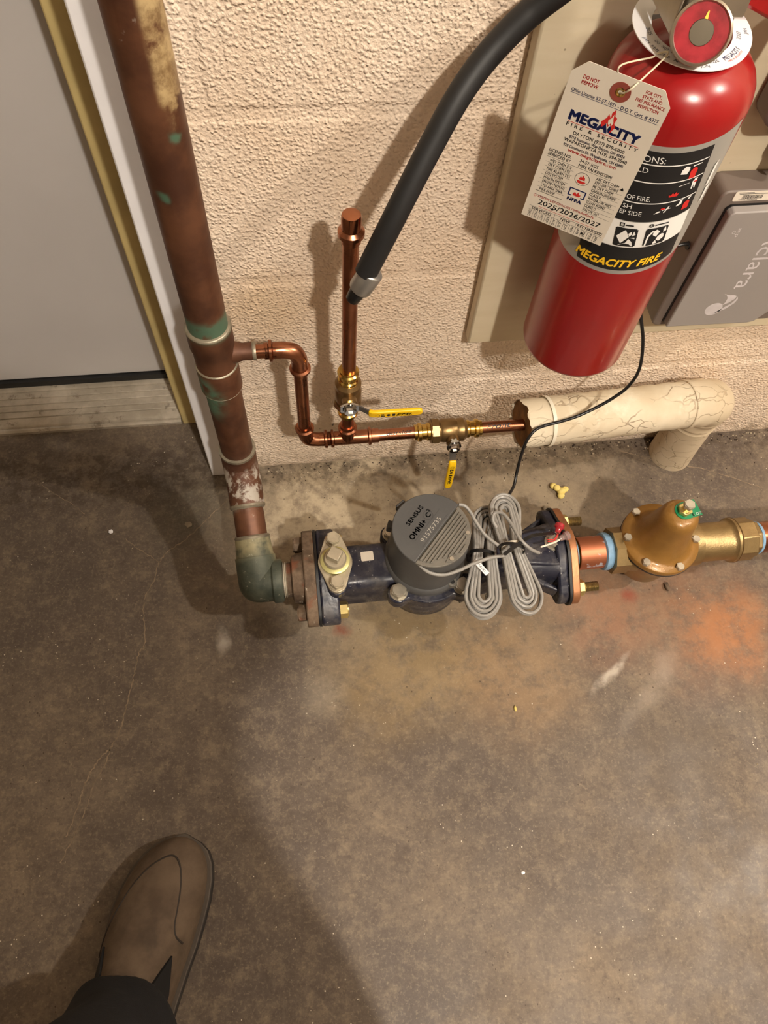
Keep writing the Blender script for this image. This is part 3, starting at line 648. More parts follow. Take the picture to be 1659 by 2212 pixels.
zt = thing('cable_tie', 'cream nylon cable tie strapped around the insulated pipe', 'cable tie', A0 + dirA * 0.036)
g = G(); zc = A0 + dirA * 0.036; g.lathe([(0.0345, -0.0024), (0.0353, -0.0024), (0.0353, 0.0024), (0.0345, 0.0024)], zc, (dirA + V((0, -0.02, 0.05))).normalized(), 48, cap=False); g.build('strap', MT['nylon'], zt)
G().box((-0.003, -0.003, -0.003), (0.003, 0.003, 0.003), Matrix.Translation(zc + V((0, -0.012, -0.0345)))).build('lock_head', MT['nylon'], zt, 40, 0.0006)

# ================================================================== FLANGE + WATER METER
def oval(lobe=0.050, rl=0.0195, rc=0.041): return hull(circ(rc, 40) + circ(rl, 24, (lobe, 0)) + circ(rl, 24, (-lobe, 0)))
AX = V((1, 0, 0))
def on(x, dy=0.0, dz=0.0): return V((x, MY + dy, MZ + dz))
fl = thing('companion_flange', 'rusty oval iron flange joining the green elbow to the meter', 'flange', on(-0.012))
g = G(); g.prism(oval(), on(0), (0, 1, 0), (0, 0, 1), (1, 0, 0), -0.016, 0.000); g.build('flange_plate', MT['rust'], fl, 40, 0.002)
G().lathe([(0.0265, -0.033), (0.0325, -0.031), (0.0350, -0.022), (0.0365, -0.015), (0.0365, -0.010)], on(0), AX, 36).build('hub', MT['rust'], fl)
for s in (-1, 1):
    bolt(fl, on(-0.016, 0.050 * s), (-1, 0, 0), 0.0115, 0.0125, MT['rust'])
    bolt(fl, on(0.0285, 0.050 * s), (1, 0, 0), 0.0118, 0.0115, MT['yzinc'], name='nut')
    G().lathe([(0.0062, 0.026), (0.0062, 0.0405)], on(0, 0.050 * s), AX, 16).build('bolt_end', MT['zinc'], fl)
G().prism(oval(0.050, 0.020, 0.0415), on(0), (0, 1, 0), (0, 0, 1), (1, 0, 0), 0.000, 0.0035).build('gasket', MT['rubber'], fl)

RC = V((0.149, -0.2325, 0))
wm = thing('water_meter', 'navy blue water meter with round grey register, lying across the floor', 'water meter', (0.15, MY, 0.03))
g = G(); g.prism(oval(), on(0), (0, 1, 0), (0, 0, 1), (1, 0, 0), 0.0035, 0.0285); g.build('inlet_flange', MT['navy'], wm, 40, 0.003)
# inlet body, a flat-topped duct
def duct(x0, x1, w0, w1, zt0, zt1, zb=0.05, n=6, rad=0.012):
    g = G(); rings = []
    for i in range(n + 1):
        t = i / n; ww = w0 + (w1 - w0) * t; zt_ = zt0 + (zt1 - zt0) * t
        rings.append([V((x0 + (x1 - x0) * t, MY + a, c)) for a, c in rrect(-ww, zb, ww, zt_, rad)])
    return g.loft(rings)
duct(0.024, 0.105, 0.0315, 0.0315, 0.1265, 0.1265).build('inlet_body', MT['navy'], wm, 40)
g = G().lathe([(0.023, 0.08), (0.0235, 0.130)], (0.0265, -0.2345, 0), seg=32); g.prism(hull(circ(0.0225, 32) + circ(0.0125, 20, (0.032, 0)) + circ(0.0125, 20, (-0.032, 0))), (0.0268, -0.2345, 0), (0, 1, 0), (1, 0, 0), (0, 0, 1), 0.118, 0.131); g.build('test_port_boss', MT['navy'], wm, 40, 0.0015)
g = G(); g.prism(hull(circ(0.0228, 32) + circ(0.0122, 20, (0.0310, 0)) + circ(0.0122, 20, (-0.0310, 0))), (0.0268, -0.2345, 0), (0, 1, 0), (1, 0, 0), (0, 0, 1), 0.131, 0.137)
tp = g.build('test_port_plate', MT['stem'], wm, 40, 0.001)
G().lathe([(0.0188, 0.137), (0.0196, 0.139), (0.0196, 0.1425), (0.0172, 0.144)], (0.0268, -0.2345, 0), seg=32).build('brass_ring', MT['ringbrass'], tp)
G().lathe([(0.0150, 0.143), (0.0150, 0.149), (0.0135, 0.151)], (0.0268, -0.2345, 0), seg=32).build('plug', MT['stem'], tp)
G().box((-0.0082, -0.0082, 0), (0.0082, 0.0082, 0.0125), Matrix.Translation((0.0265, -0.2335, 0.1505)) @ Matrix.Rotation(-0.55, 4, 'Z')).build('square_head', MT['stem'], tp, 40, 0.0008)
for s in (-1, 1): bolt(wm, (0.0268, -0.2345 + 0.0315 * s, 0.137), (0, 0, 1), 0.0095, 0.0085, MT['stem'], 0.0105)
G().prism(rrect(-0.0085, -0.0068, 0.0085, 0.0068, 0.0018), (0.0705, -0.2262, 0.1266), (1, 0.03, 0), (-0.03, 1, 0), (0, 0, 1), 0, 0.0005).build('data_sticker', MT['paper'], wm)
# chamber
g = G().lathe([(0.035, 0.028), (0.048, 0.036), (0.056, 0.055), (0.0585, 0.085), (0.0585, 0.112)], (0.15, -0.236, 0), seg=48); g.build('chamber', MT['navy'], wm)
lob = circ(0.0605, 60)
for a in (45, 135, 225, 315): lob += circ(0.0145, 16, (0.0605 * math.cos(math.radians(a)), 0.0605 * math.sin(math.radians(a))))
def lobed(rb, rl, dist, n=144):
    out = []
    for k in range(n):
        t = 2 * PI * k / n; best = rb
        for a in (45, 135, 225, 315):
            da = abs((t - math.radians(a) + PI) % (2 * PI) - PI); s_ = dist * math.sin(da)
            if da < PI / 2 and s_ < rl: best = max(best, dist * math.cos(da) + math.sqrt(rl * rl - s_ * s_))
        out.append((best * math.cos(t), best * math.sin(t)))
    return out
g = G(); g.prism(lobed(0.0605, 0.0145, 0.0605), (0.15, -0.236, 0), (1, 0, 0), (0, 1, 0), (0, 0, 1), 0.098, 0.118); g.build('cover_plate', MT['navy'], wm, 40, 0.002)
for a in (45, 135, 225, 315):
    c = V((0.15 + 0.0605 * math.cos(math.radians(a)), -0.236 + 0.0605 * math.sin(math.radians(a)), 0.118)); bolt(wm, c, (0, 0, 1), 0.0108, 0.0095, MT['zinc'], 0.012)
P = Print(); P.text('navy', '1-1/2', -0.022, -0.0035, 0.008, 0.040, 0.02)
def fcyl(u, v, e):
    a = -PI / 2 + u / 0.0605; return V((0.15 + (0.0605 + e + 0.0012) * math.cos(a), -0.236 + (0.0605 + e + 0.0012) * math.sin(a), 0.108 + v))
# register body
rg = G().lathe([(0.0555, 0.118), (0.0560, 0.124), (0.0545, 0.131), (0.0520, 0.133), (0.0512, 0.165), (0.0500, 0.196), (0.0492, 0.2035)], RC, seg=72)
reg = rg.build('register', MT['grey'], wm)
du = V((0.666, 0.746, 0)); dn = V((0.746, -0.666, 0)); CH = 0.008; RL = 0.0505
a0 = math.acos(CH / RL)
segL = [(RL * math.cos(t), RL * math.sin(t)) for t in [a0 + (2 * PI - 2 * a0) * k / 48 for k in range(49)]]
g = G().prism(segL, RC, dn, du, (0, 0, 1), 0.203, 0.2085); lid = g.build('register_lid', MT['grey'], reg, 40, 0.0012)
segR = [(RL * 0.985 * math.cos(t), RL * 0.985 * math.sin(t)) for t in [-a0 + 2 * a0 * k / 30 for k in range(31)]]
g = G().prism(segR, RC, dn, du, (0, 0, 1), 0.201, 0.2048); g.build('ribbed_panel', MT['greyhi'], reg, 40, 0.0006)
for k in range(9):
    xx = CH + 0.0022 + k * 0.0043
    half = math.sqrt(max((RL * 0.93) ** 2 - xx * xx, 0)) - (0.002 if k < 6 else 0.006)
    lo = -half; hi = half
    if k > 3: lo = max(lo, -0.030 + (k - 4) * 0.006)
    G().prism([(xx, lo), (xx + 0.0024, lo + 0.002), (xx + 0.0024, hi - 0.002), (xx, hi)], RC, dn, du, (0, 0, 1), 0.2045, 0.2068 if k else 0.2078).build('rib', MT['greyhi'], reg, 40, 0.0004)
for c in ((0.195, -0.241), (0.167, -0.272)):
    v_ = V((c[0], c[1], 0)) - RC; v_ = v_.normalized() * 0.0452
    o = RC + v_ + V((0, 0, 0.204)); gg = G().prism(hull(circ(0.0048, 16) + [(0.0, 0.009), (0.0, -0.009)]), o, v_.normalized(), V((0, 0, 1)).cross(v_.normalized()), (0, 0, 1), -0.004, 0.002); gg.build('screw_lug', MT['greyhi'], reg, 40, 0.0004)
    sc = G().lathe([(0.0029, 0.002), (0.0027, 0.0032)], o, seg=16).build('screw', MT['zinc'], reg)
# hinge bumps and mounting lugs
for a, rr_, zz, sz in ((128, 0.053, 0.196, 0.007), (158, 0.053, 0.185, 0.006)):
    c = RC + V((rr_ * math.cos(math.radians(a)), rr_ * math.sin(math.radians(a)), zz)); G().box((-0.004, -sz, -0.006), (0.004, sz, 0.006), Matrix.Translation(c) @ Matrix.Rotation(math.radians(a), 4, 'Z')).build('hinge_tab', MT['greydk'], reg, 40, 0.0015)
for x, y, zz in ((0.2005, -0.259, 0.138), (0.178, -0.2765, 0.134), (0.212, -0.232, 0.150)):
    v_ = V((x, y, 0)) - RC; dd = v_.length; v_ = v_.normalized(); o = RC + v_ * dd + V((0, 0, zz)); sd_ = V((0, 0, 1)).cross(v_)
    G().prism(hull(circ(0.0065, 16) + [(-0.012, 0.010), (-0.012, -0.010)]), o, v_, sd_, (0, 0, 1), -0.009, 0).build('mounting_lug', MT['greyhi'], reg, 40, 0.0008)
    G().lathe([(0.0030, 0.0), (0.0030, 0.0006)], o, seg=16).build('lug_hole', MT['black'] if x != 0.2005 else MT['zinc'], reg)
P = Print()
P.text('scratch', '91575735', -0.0215, -0.0018, 0.0060, 0.041, -0.008)
for (a, b, c_, d_) in ((-0.027, -0.0045, 0.030, -0.0040), (-0.027, 0.0078, 0.030, 0.0083)): P.rect('greydk', a, b, c_, d_)
P.text('greydk', 'OMNI+', -0.027, 0.0105, 0.0075, 0.032, 0.02); P.text('greydk', 'C', 0.0105, 0.0120, 0.0066, 0.006, 0.02); P.text('greydk', '2', 0.0178, 0.0165, 0.0042, 0.0034, 0.02)
P.text('greydk', 'SENSUS', -0.0135, 0.0255, 0.0058, 0.033, 0.02); P.ring('greydk', (0.0135, 0.0150), 0.0060, 0.0066)
P.emit(plane_map(RC + V((0, 0, 0.2085)), du, -dn), reg, 'register_marking', 0.00015)
# outlet body
g = G()
rings = []
for t in range(9):
    q = t / 8; x = 0.198 + 0.130 * q; ww = 0.046 - 0.012 * math.sin(q * PI) - 0.004 * q; zt_ = 0.112 + 0.012 * q
    rings.append([V((x, MY + a, c)) for a, c in rrect(-ww, 0.045, ww, zt_ + 0.006, 0.02)])
g.loft(rings).build('outlet_body', MT['navy'], wm)
g = G()
for s in (-1, 1): g.prism([(0.280, 0.030), (0.328, 0.058), (0.328, 0.050), (0.294, 0.026)], (0, MY, MZ), (1, 0, 0), (0, s, 0), (0, 0, 1), -0.012, 0.012)
g.prism([(0.255, -0.018), (0.330, -0.030), (0.330, 0.030), (0.255, 0.018)], (0, MY, 0), (1, 0, 0), (0, 1, 0), (0, 0, 1), 0.118, 0.130)
g.build('outlet_ribs', MT['navy'], wm, 40, 0.003)
bolt(wm, (0.3265, -0.2315, 0.1295), (0, 0, 1), 0.0095, 0.0065, MT['zinc'], 0.0125)
g = G(); g.prism(oval(0.050, 0.0205, 0.046), on(0), (0, 1, 0), (0, 0, 1), (1, 0, 0), 0.326, 0.3405); g.build('outlet_flange', MT['navy'], wm, 40, 0.003)
bolt(wm, (0.235, -0.292, 0.100), (0.1, -0.5, 0.86), 0.009, 0.008, MT['zinc'], 0.0105)

of = thing('outlet_flange', 'copper coloured bronze flange with two brass bolts right of the meter', 'flange', on(0.36))
G().prism(oval(0.052, 0.0215, 0.048), on(0), (0, 1, 0), (0, 0, 1), (1, 0, 0), 0.3405, 0.3440).build('rubber_gasket', MT['rubber'], of)
G().prism(oval(0.0515, 0.0205, 0.046), on(0), (0, 1, 0), (0, 0, 1), (1, 0, 0), 0.3440, 0.3560).build('flange_plate', MT['copflange'], of, 40, 0.0018)
G().lathe([(0.036, 0.354), (0.0335, 0.357), (0.030, 0.3605)], on(0), AX, 40).build('hub', MT['copflange'], of)
for s in (-1, 1):
    bolt(of, on(0.356, 0.0505 * s), AX, 0.0115, 0.0115, MT['yzinc'], name='nut')
    g = G(); threads(g, on(0.367, 0.0505 * s), AX, 0.0068, 0.020); g.build('bolt_thread', MT['thread'], of)

# ================================================================== OUTLET NIPPLE, REGULATOR
np_ = thing('copper_nipple', 'short copper pipe smeared with blue sealant between flange and regulator', 'pipe', on(0.40))
G().lathe([(0.0240, 0.358), (0.0268, 0.3595), (0.0262, 0.3635), (0.0235, 0.365)], on(0), AX, 40).build('sealant_ring', MT['sealant'], np_)
g = G(); threads(g, on(0.364), AX, 0.0240, 0.0055, 0.0015); g.build('brass_thread', MT['brass'], np_)
G().lathe([(0.0235, 0.368), (0.0235, 0.412)], on(0), AX, 40).build('pipe', MT['smcu'], np_)
G().lathe([(0.0240, 0.4045), (0.0268, 0.4060), (0.0272, 0.4125), (0.0245, 0.4170)], on(0), AX, 40).build('sealant_ring', MT['sealant'], np_)

PC = V((0.482, -0.2358, 0))
pv = thing('pressure_regulator', 'brass pressure regulator with ochre bell-shaped bonnet and green tag', 'regulator', (0.482, MY, 0.04))
g = G(); g.hexa(on(0.4165), AX, 0.0330, 0.022, 0.35, 8); g.lathe([(0.029, 0.438), (0.034, 0.46), (0.036, 0.50), (0.032, 0.545)], on(0), AX, 40)
g.lathe([(0.026, 0.03), (0.036, 0.045), (0.040, 0.07), (0.046, 0.10), (0.0535, 0.112)], PC, (0, 0, 1), 48); g.build('body', MT['castbrass'], pv, 35)
G().lathe([(0.0282, 0.525), (0.0282, 0.589), (0.0295, 0.593), (0.0325, 0.596), (0.0325, 0.600)], on(0), AX, 44).build('outlet_barrel', MT['castbrass'], pv)
G().lathe([(0.0310, 0.599), (0.0330, 0.6005), (0.0310, 0.603)], on(0), AX, 44).build('ring_seam', MT['bronze'], pv)
g = G(); g.hexa(on(0.602), AX, 0.0315, 0.025, 0.35, 8); g.build('union_nut', MT['castbrass'], pv, 25, 0.0012)
g = G(); g.hexa(on(0.627), AX, 0.0265, 0.008, 0.2, 8); g.build('adapter', MT['castbrass'], pv, 25, 0.001)
G().lathe([(0.0545, 0.112), (0.0545, 0.1145)], PC, seg=64).build('diaphragm_edge', MT['black'], pv)
bell = [(0.0540, 0.1145), (0.0542, 0.1215), (0.0530, 0.1235), (0.0455, 0.1245), (0.0415, 0.1275), (0.0370, 0.1350), (0.0335, 0.1450), (0.0305, 0.1570), (0.0280, 0.1700), (0.0262, 0.1810), (0.0252, 0.1880), (0.0232, 0.1940), (0.0195, 0.1985), (0.0150, 0.2005), (0.006, 0.2010)]
bn = G().lathe(bell, PC, seg=64).build('bonnet', MT['prv'], pv, 60)
for k, a in enumerate((122, 176, 228, 285, 350, 55)):
    c = PC + V((0.0483 * math.cos(math.radians(a)), 0.0483 * math.sin(math.radians(a)), 0.1240)); bolt(pv, c, (0, 0, 1), 0.0058, 0.0055, MT['zinc'], 0.0, k * 0.7)
P = Print(); P.text('prv', '81', 0, 0, 0.006, 0.008, 0.03)
TT = PC + V((0.001, 0.002, 0.2012))
g = G(); g.prism(hull(circ(0.0122, 24, (0, 0), PI / 2, PI * 1.5) + [(0.0, 0.0122), (0.0, -0.0122), (0.021, 0.0115), (0.021, -0.0125)]), TT, V((0.97, 0.22, 0)), V((-0.22, 0.97, 0)), (0, 0, 1), 0, 0.0008); gt = g.build('green_tag', MT['green'], pv)
P = Print(); P.text('inkw', 'E', 0.0075, -0.0108, 0.004, 0.0028, 0.02); P.ring('inkw', (0.0148, -0.009), 0.0014, 0.0018); P.ring('inkw', (0.0125, 0.0005), 0.0014, 0.0018); P.text('inkw', 'W', 0.0172, -0.0105, 0.003, 0.003, 0.02)
P.emit(plane_map(TT + V((0, 0, 0.0008)), V((0.97, 0.22, 0)), V((-0.22, 0.97, 0))), gt, 'tag_print')
G().hexa(TT + V((0, 0, 0.0008)), (0, 0, 1), 0.0096, 0.0060, 0.35).build('lock_nut', MT['yzinc'], pv, 30, 0.0006)
G().lathe([(0.0048, 0), (0.0048, 0.016)], TT, seg=20).build('adjusting_stem', MT['yzinc'], pv)
bolt(pv, TT + V((0, 0, 0.014)), (0, 0, 1), 0.0074, 0.0065, MT['zinc'], name='adjusting_bolt_head')
op = thing('outlet_copper_pipe', 'bright copper pipe leaving the regulator at the right edge', 'pipe', on(0.70))
G().lathe([(0.0215, 0.635), (0.0242, 0.636), (0.0236, 0.640), (0.021, 0.641)], on(0), AX, 40).build('sealant_ring', MT['sealant'], op)
G().lathe([(0.0228, 0.639), (0.0232, 0.668), (0.0207, 0.672), (0.0207, 2.998)], on(0), AX, 40).build('pipe', MT['copper'], op)
op['base'] = list(on(0.70))

# ================================================================== CABLE COILS
def coil(name, label, ct, cw, cb_, Rt, Wh, Rb, layers, stacks, mat, seed):
    """hank of cable: ct, cw, cb_ centres of the far loop, the tied waist and the near loop"""
    rnd = random.Random(seed); ct, cw, cb_ = V(ct), V(cw), V(cb_); up = V((0, 0, 1)); pts = []
    d1 = (ct - cw).normalized(); d2 = (cb_ - cw).normalized(); s1 = V((d1.y, -d1.x, 0)).normalized(); s2 = V((-d2.y, d2.x, 0)).normalized()
    order = [(i, j) for j in range(stacks) for i in (range(layers) if j % 2 == 0 else range(layers - 1, -1, -1))]
    for i, j in order:
        off = (i - (layers - 1) / 2) * 0.0046; h = j * 0.0043; q = lambda a: rnd.uniform(-a, a)
        ex = V((q(.0012), q(.0012), 0)); rt = Rt + off + q(.0008); rb = Rb + off + q(.0008)
        for k in range(7):   # far loop, from right side round to left side
            t = PI * k / 6; pts.append(ct + ex + s1 * math.cos(t) * rt + d1 * math.sin(t) * rt * 1.25 + up * (h + q(.0005)))
        pts.append(ct * 0.5 + cw * 0.5 - s1 * ((rt + Wh + off * 0.6) / 2) + up * (h + 0.002))
        pts.append(cw - s1 * (Wh + off * 0.62) + up * (h * 1.35 + 0.003 + q(.0008)))
        pts.append(cb_ * 0.5 + cw * 0.5 - s2 * ((rb + Wh + off * 0.6) / 2) + up * (h + 0.002))
        for k in range(7):
            t = PI * k / 6; pts.append(cb_ + ex - s2 * math.cos(t) * rb + d2 * math.sin(t) * rb * 1.3 + up * (h + q(.0005)))
        pts.append(cb_ * 0.5 + cw * 0.5 + s2 * ((rb + Wh + off * 0.6) / 2) + up * (h + 0.002))
        pts.append(cw + s1 * (Wh + off * 0.62) + up * (h * 1.35 + 0.003 + q(.0008)))
        pts.append(ct * 0.5 + cw * 0.5 + s1 * ((rt + Wh + off * 0.6) / 2) + up * (h + 0.002))
    t_ = thing(name, label, 'cable', cw, 'grey signal cable hanks on the meter')
    G().tube(catmull(pts, 4), 0.00228, 8).build('cable', mat, t_)
    return t_
c1 = coil('cable_coil', 'tied hank of grey cable nearest the round grey register', (0.234, -0.203, 0.147), (0.2215, -0.250, 0.150), (0.2125, -0.303, 0.141), 0.0100, 0.0088, 0.0150, 4, 3, MT['cable'], 3)
c2 = coil('cable_coil', 'tied hank of grey cable nearest the copper flange, thick black tie around it', (0.2565, -0.197, 0.168), (0.2545, -0.252, 0.165), (0.2655, -0.309, 0.152), 0.0125, 0.0082, 0.0122, 4, 2, MT['cable'], 9)
def tie(label, c, d, rx, rz, mat, wid=0.0045, tail=None, group='cable ties on the hanks'):
    c, d = V(c), V(d).normalized(); s = d.cross(V((0, 0, 1))).normalized(); up = s.cross(d)
    t = thing('cable_tie', label, 'cable tie', c, group)
    g = G(); rings = []
    for k in range(25):
        a = 2 * PI * k / 24; rings.append([c + s * math.cos(a) * (rx + e) + up * math.sin(a) * (rz + e) + d * f for e, f in ((0, -wid / 2), (0.001, -wid / 2), (0.001, wid / 2), (0, wid / 2))])
    g.loft(rings); g.build('strap', mat, t)
    if tail:
        P_ = catmull(tail, 6); gg = G(); n = len(P_); rg_ = []
        for i, p in enumerate(P_):
            tt = (P_[min(i + 1, n - 1)] - P_[max(i - 1, 0)]).normalized(); sd = tt.cross(V((0, 0, 1))).normalized(); w_ = 0.0026 if i % 2 else 0.0020
            rg_.append([p - sd * w_, p + sd * w_, p + sd * w_ + V((0, 0, 0.0014)), p - sd * w_ + V((0, 0, 0.0014))])
        gg.loft(rg_).build('tail', mat, t)
    return t
tie('black cable tie around the hank beside the grey register', (0.219, -0.252, 0.158), (0.25, 1, 0), 0.0165, 0.013, MT['black'])
tie('white cable tie around the hank beside the copper flange', (0.256, -0.252, 0.177), (0.1, 1, 0), 0.0145, 0.013, MT['nylon'])
tie('thick black toothed cable tie slanting over the outer hank to the wire caps', (0.2535, -0.256, 0.179), (0.30, 1, 0), 0.0158, 0.0145, MT['black'], 0.0040, [(0.238, -0.268, 0.190), (0.258, -0.257, 0.194), (0.280, -0.244, 0.186), (0.300, -0.236, 0.170), (0.322, -0.228, 0.152)])
ld1 = thing('register_lead', 'grey lead running from the lower rim of the register to the hank', 'cable', (0.17, -0.28, 0.19))
G().tube(catmull([(0.122, -0.2655, 0.203), (0.128, -0.2755, 0.200), (0.140, -0.2835, 0.192), (0.158, -0.286, 0.186), (0.178, -0.282, 0.186), (0.200, -0.274, 0.186), (0.222, -0.268, 0.184), (0.242, -0.266, 0.182)], 8), 0.0023, 10).build('cable', MT['cable'], ld1)
ld2 = thing('register_lead', 'grey lead curving from the upper rim of the register', 'cable', (0.2, -0.2, 0.19))
G().tube(catmull([(0.189, -0.199, 0.204), (0.197, -0.2005, 0.202), (0.204, -0.2085, 0.198), (0.210, -0.222, 0.194), (0.220, -0.238, 0.188), (0.235, -0.252, 0.184)], 8), 0.0023, 10).build('cable', MT['cable'], ld2)
ld3 = thing('loose_cable_loop', 'single grey cable loop crossing over the outer hank', 'cable', (0.24, -0.24, 0.19))
G().tube(catmull([(0.238, -0.226, 0.182), (0.234, -0.216, 0.186), (0.238, -0.208, 0.190), (0.248, -0.212, 0.192), (0.256, -0.230, 0.193), (0.262, -0.250, 0.194), (0.274, -0.262, 0.188), (0.288, -0.264, 0.176)], 8), 0.0023, 10).build('cable', MT['cable'], ld3)
wl = thing('cable_label', 'small white printed wrap on the inner cable hank', 'label', (0.211, -0.276, 0.17))
wo = V((0.2035, -0.2655, 0.1745)); wu = V((0.55, -0.80, -0.1)).normalized(); wv_ = V((0.82, 0.56, 0.05)).normalized()
G().prism([(0, -0.0032), (0.024, -0.0032), (0.024, 0.0032), (0, 0.0032)], wo, wu, wv_, wu.cross(wv_), 0, 0.0006).build('wrap', MT['ring'], wl)
P = Print(); P.text('inkk', '1018181', 0.003, -0.0014, 0.0028, 0.016); P.emit(plane_map(wo + wu.cross(wv_) * 0.0006, wu, wv_), wl)
# wire caps
wc = thing('wire_connector', 'red gel-filled wire cap on thin red wires above the copper flange', 'connector', (0.334, -0.216, 0.15), 'gel wire caps')
g = G().lathe([(0.0036, 0), (0.0044, 0.006), (0.0066, 0.008), (0.0066, 0.0125), (0.005, 0.014)], (0.328, -0.2265, 0.150), V((0.45, 0.85, 0.15)), 20); g.build('cap', MT['gel'], wc)
for k in (0, 1): G().tube(catmull([(0.312, -0.235 - 0.003 * k, 0.150), (0.321, -0.236 - 0.002 * k, 0.151), (0.3275 + 0.001 * k, -0.229, 0.150)], 6), 0.0008, 6).build('wire', MT['redwire'], wc)
wc2 = thing('wire_connector', 'clear wire cap with red collar beside the red one', 'connector', (0.345, -0.23, 0.145), 'gel wire caps')
G().lathe([(0.0036, 0), (0.0044, 0.006), (0.0064, 0.008), (0.0064, 0.013), (0.0048, 0.0145)], (0.331, -0.2335, 0.1455), V((0.9, 0.28, 0.12)), 20).build('cap', MT['clear'], wc2)
G().lathe([(0.0052, 0.009), (0.0052, 0.0125)], (0.331, -0.2335, 0.1455), V((0.9, 0.28, 0.12)), 16).build('inner_collar', MT['gel'], wc2)
G().tube(catmull([(0.300, -0.246, 0.152), (0.312, -0.2425, 0.150), (0.324, -0.238, 0.147), (0.332, -0.234, 0.1455)], 6), 0.0013, 8).build('white_wire', MT['nylon'], wc2)
# black cable
bc = thing('black_cable', 'thin black cable drooping from the grey box over the insulated pipe to the hanks', 'cable', (0.36, -0.1, 0.24))
BP = [(0.437, -0.040, 0.470), (0.425, -0.042, 0.474), (0.408, -0.042, 0.466), (0.398, -0.046, 0.440), (0.3995, -0.060, 0.398), (0.4145, -0.074, 0.355), (0.4235, -0.0835, 0.312), (0.4185, -0.0885, 0.283), (0.4035, -0.0925, 0.2645), (0.382, -0.097, 0.250), (0.358, -0.102, 0.2405), (0.335, -0.106, 0.2370), (0.316, -0.1085, 0.2345), (0.301, -0.115, 0.236), (0.2905, -0.123, 0.226), (0.286, -0.131, 0.205), (0.283, -0.142, 0.180), (0.278, -0.158, 0.168), (0.266, -0.176, 0.172), (0.262, -0.19, 0.170)]
G().tube(catmull(BP, 8), 0.0021, 10).build('cable', MT['black'], bc)

# ================================================================== BACKING BOARD, BOXES
bd = tag(G().box((0.2165, -0.019, 0.3), (0.78, -0.0004, 1.45)).build('backing_board', MT['board'], None, 40, 0.0025), 'cream painted plywood board mounted on the block wall', 'board')
bx = thing('transmitter_box', 'grey plastic transmitter box low on the plywood board', 'enclosure', (0.51, -0.03, 0.36))
g = G().prism(rrect(0.432, 0.352, 0.602, 0.548, 0.008), (0, 0, 0), (1, 0, 0), (0, 0, 1), (0, -1, 0), 0.019, 0.050); g.build('body', MT['boxdk'], bx, 40, 0.002)
cv = [(0.444, 0.362)] + [(0.548, 0.361), (0.556, 0.363)] + [(0.590, 0.415), (0.590, 0.528), (0.586, 0.533)] + [(0.448, 0.532), (0.444, 0.528)]
g = G().prism(cv, (0, 0, 0), (1, 0, 0), (0, 0, 1), (0, -1, 0), 0.050, 0.062); cov = g.build('cover', MT['box'], bx, 40, 0.0015)
G().prism([(0.517 + (a - 0.517) * 1.015, 0.447 + (b - 0.447) * 1.012) for a, b in cv], (0, 0, 0), (1, 0, 0), (0, 0, 1), (0, -1, 0), 0.0505, 0.0525).build('cover_seal', MT['black'], bx)
G().lathe([(0.0045, 0), (0.0045, 0.002)], (0.4325, -0.040, 0.470), (-1, 0, 0), 20).build('cable_grommet', MT['black'], bx)
g = G().prism(rrect(0.4455, 0.5365, 0.535, 0.5478, 0.002), (0, 0, 0), (1, 0, 0), (0, 0, 1), (0, -1, 0), 0.0502, 0.0506); sk = g.build('barcode_sticker', MT['paper'], bx)
P = Print(); rnd = random.Random(4); u = 0.4545
while u < 0.476:
    wd = rnd.choice((0.0003, 0.0005, 0.0008)); P.rect('inkk', u, 0.5390, u + wd, 0.5436); u += wd + rnd.choice((0.0003, 0.0005))
for (a, b_, v0) in ((0.449, 0.465, 0.5460), (0.450, 0.482, 0.5446), (0.452, 0.459, 0.5376), (0.461, 0.471, 0.5376)):
    u = a
    while u < b_: wd = rnd.uniform(0.0006, 0.0012); P.rect('inkk', u, v0, u + wd, v0 + 0.0008); u += wd + 0.0003
fnb = lambda a, b, e: V((a, -0.0506 - e, b))
P.emit(fnb, sk, 'sticker_print', 0.0001)
P = Print()
# word reads downwards, letter tops to the right
P.text('decal', 'Aclara', 0.5000, 0.5085, 0.0200, 0.0860, -0.006, rot=-PI / 2)
P2 = Print(); P2.ring('decal', (0.4935, 0.3915), 0.0, 0.0085, 32)
P2.poly('decal', [(0.4945, 0.4125), (0.500, 0.4105), (0.506, 0.4100), (0.5095, 0.4085), (0.5090, 0.4045), (0.505, 0.3995), (0.4995, 0.3965), (0.5015, 0.4005), (0.5010, 0.4060), (0.498, 0.4105)])
P2.poly('decal', [(0.5108, 0.4075), (0.5125, 0.4040), (0.5115, 0.3985), (0.5065, 0.3915), (0.4990, 0.3865), (0.4965, 0.3855), (0.5025, 0.3925), (0.5085, 0.3985), (0.5105, 0.4035)])
P3 = Print(); P3.text('decal', 'stp', 0.4625, 0.512, 0.004, 0.012, 0, rot=-PI / 2); P3.emit(lambda a, b, e: V((a, -0.062 - e, b)), cov, 'small_print'); P4 = Print(); P4.ring('decal', (0.459, 0.5065), 0.0014, 0.0019); P4.emit(lambda a, b, e: V((a, -0.062 - e, b)), cov, 'small_emblem')
P.emit(lambda a, b, e: V((a, -0.062 - e, b)), cov, 'cover_print'); P2.emit(lambda a, b, e: V((0.502 + (a - 0.502) * 1.2, -0.062 - e, 0.400 + (b - 0.400) * 1.2)), cov, 'cover_emblem')
jb = thing('junction_box', 'dark grey rounded box at the right edge above the transmitter box', 'enclosure', (0.5, -0.03, 0.61))
G().prism(rrect(0.4365, 0.612, 0.56, 0.74, 0.014), (0, 0, 0), (1, 0, 0), (0, 0, 1), (0, -1, 0), 0.019, 0.047).build('body', MT['boxdk'], jb, 40, 0.004)
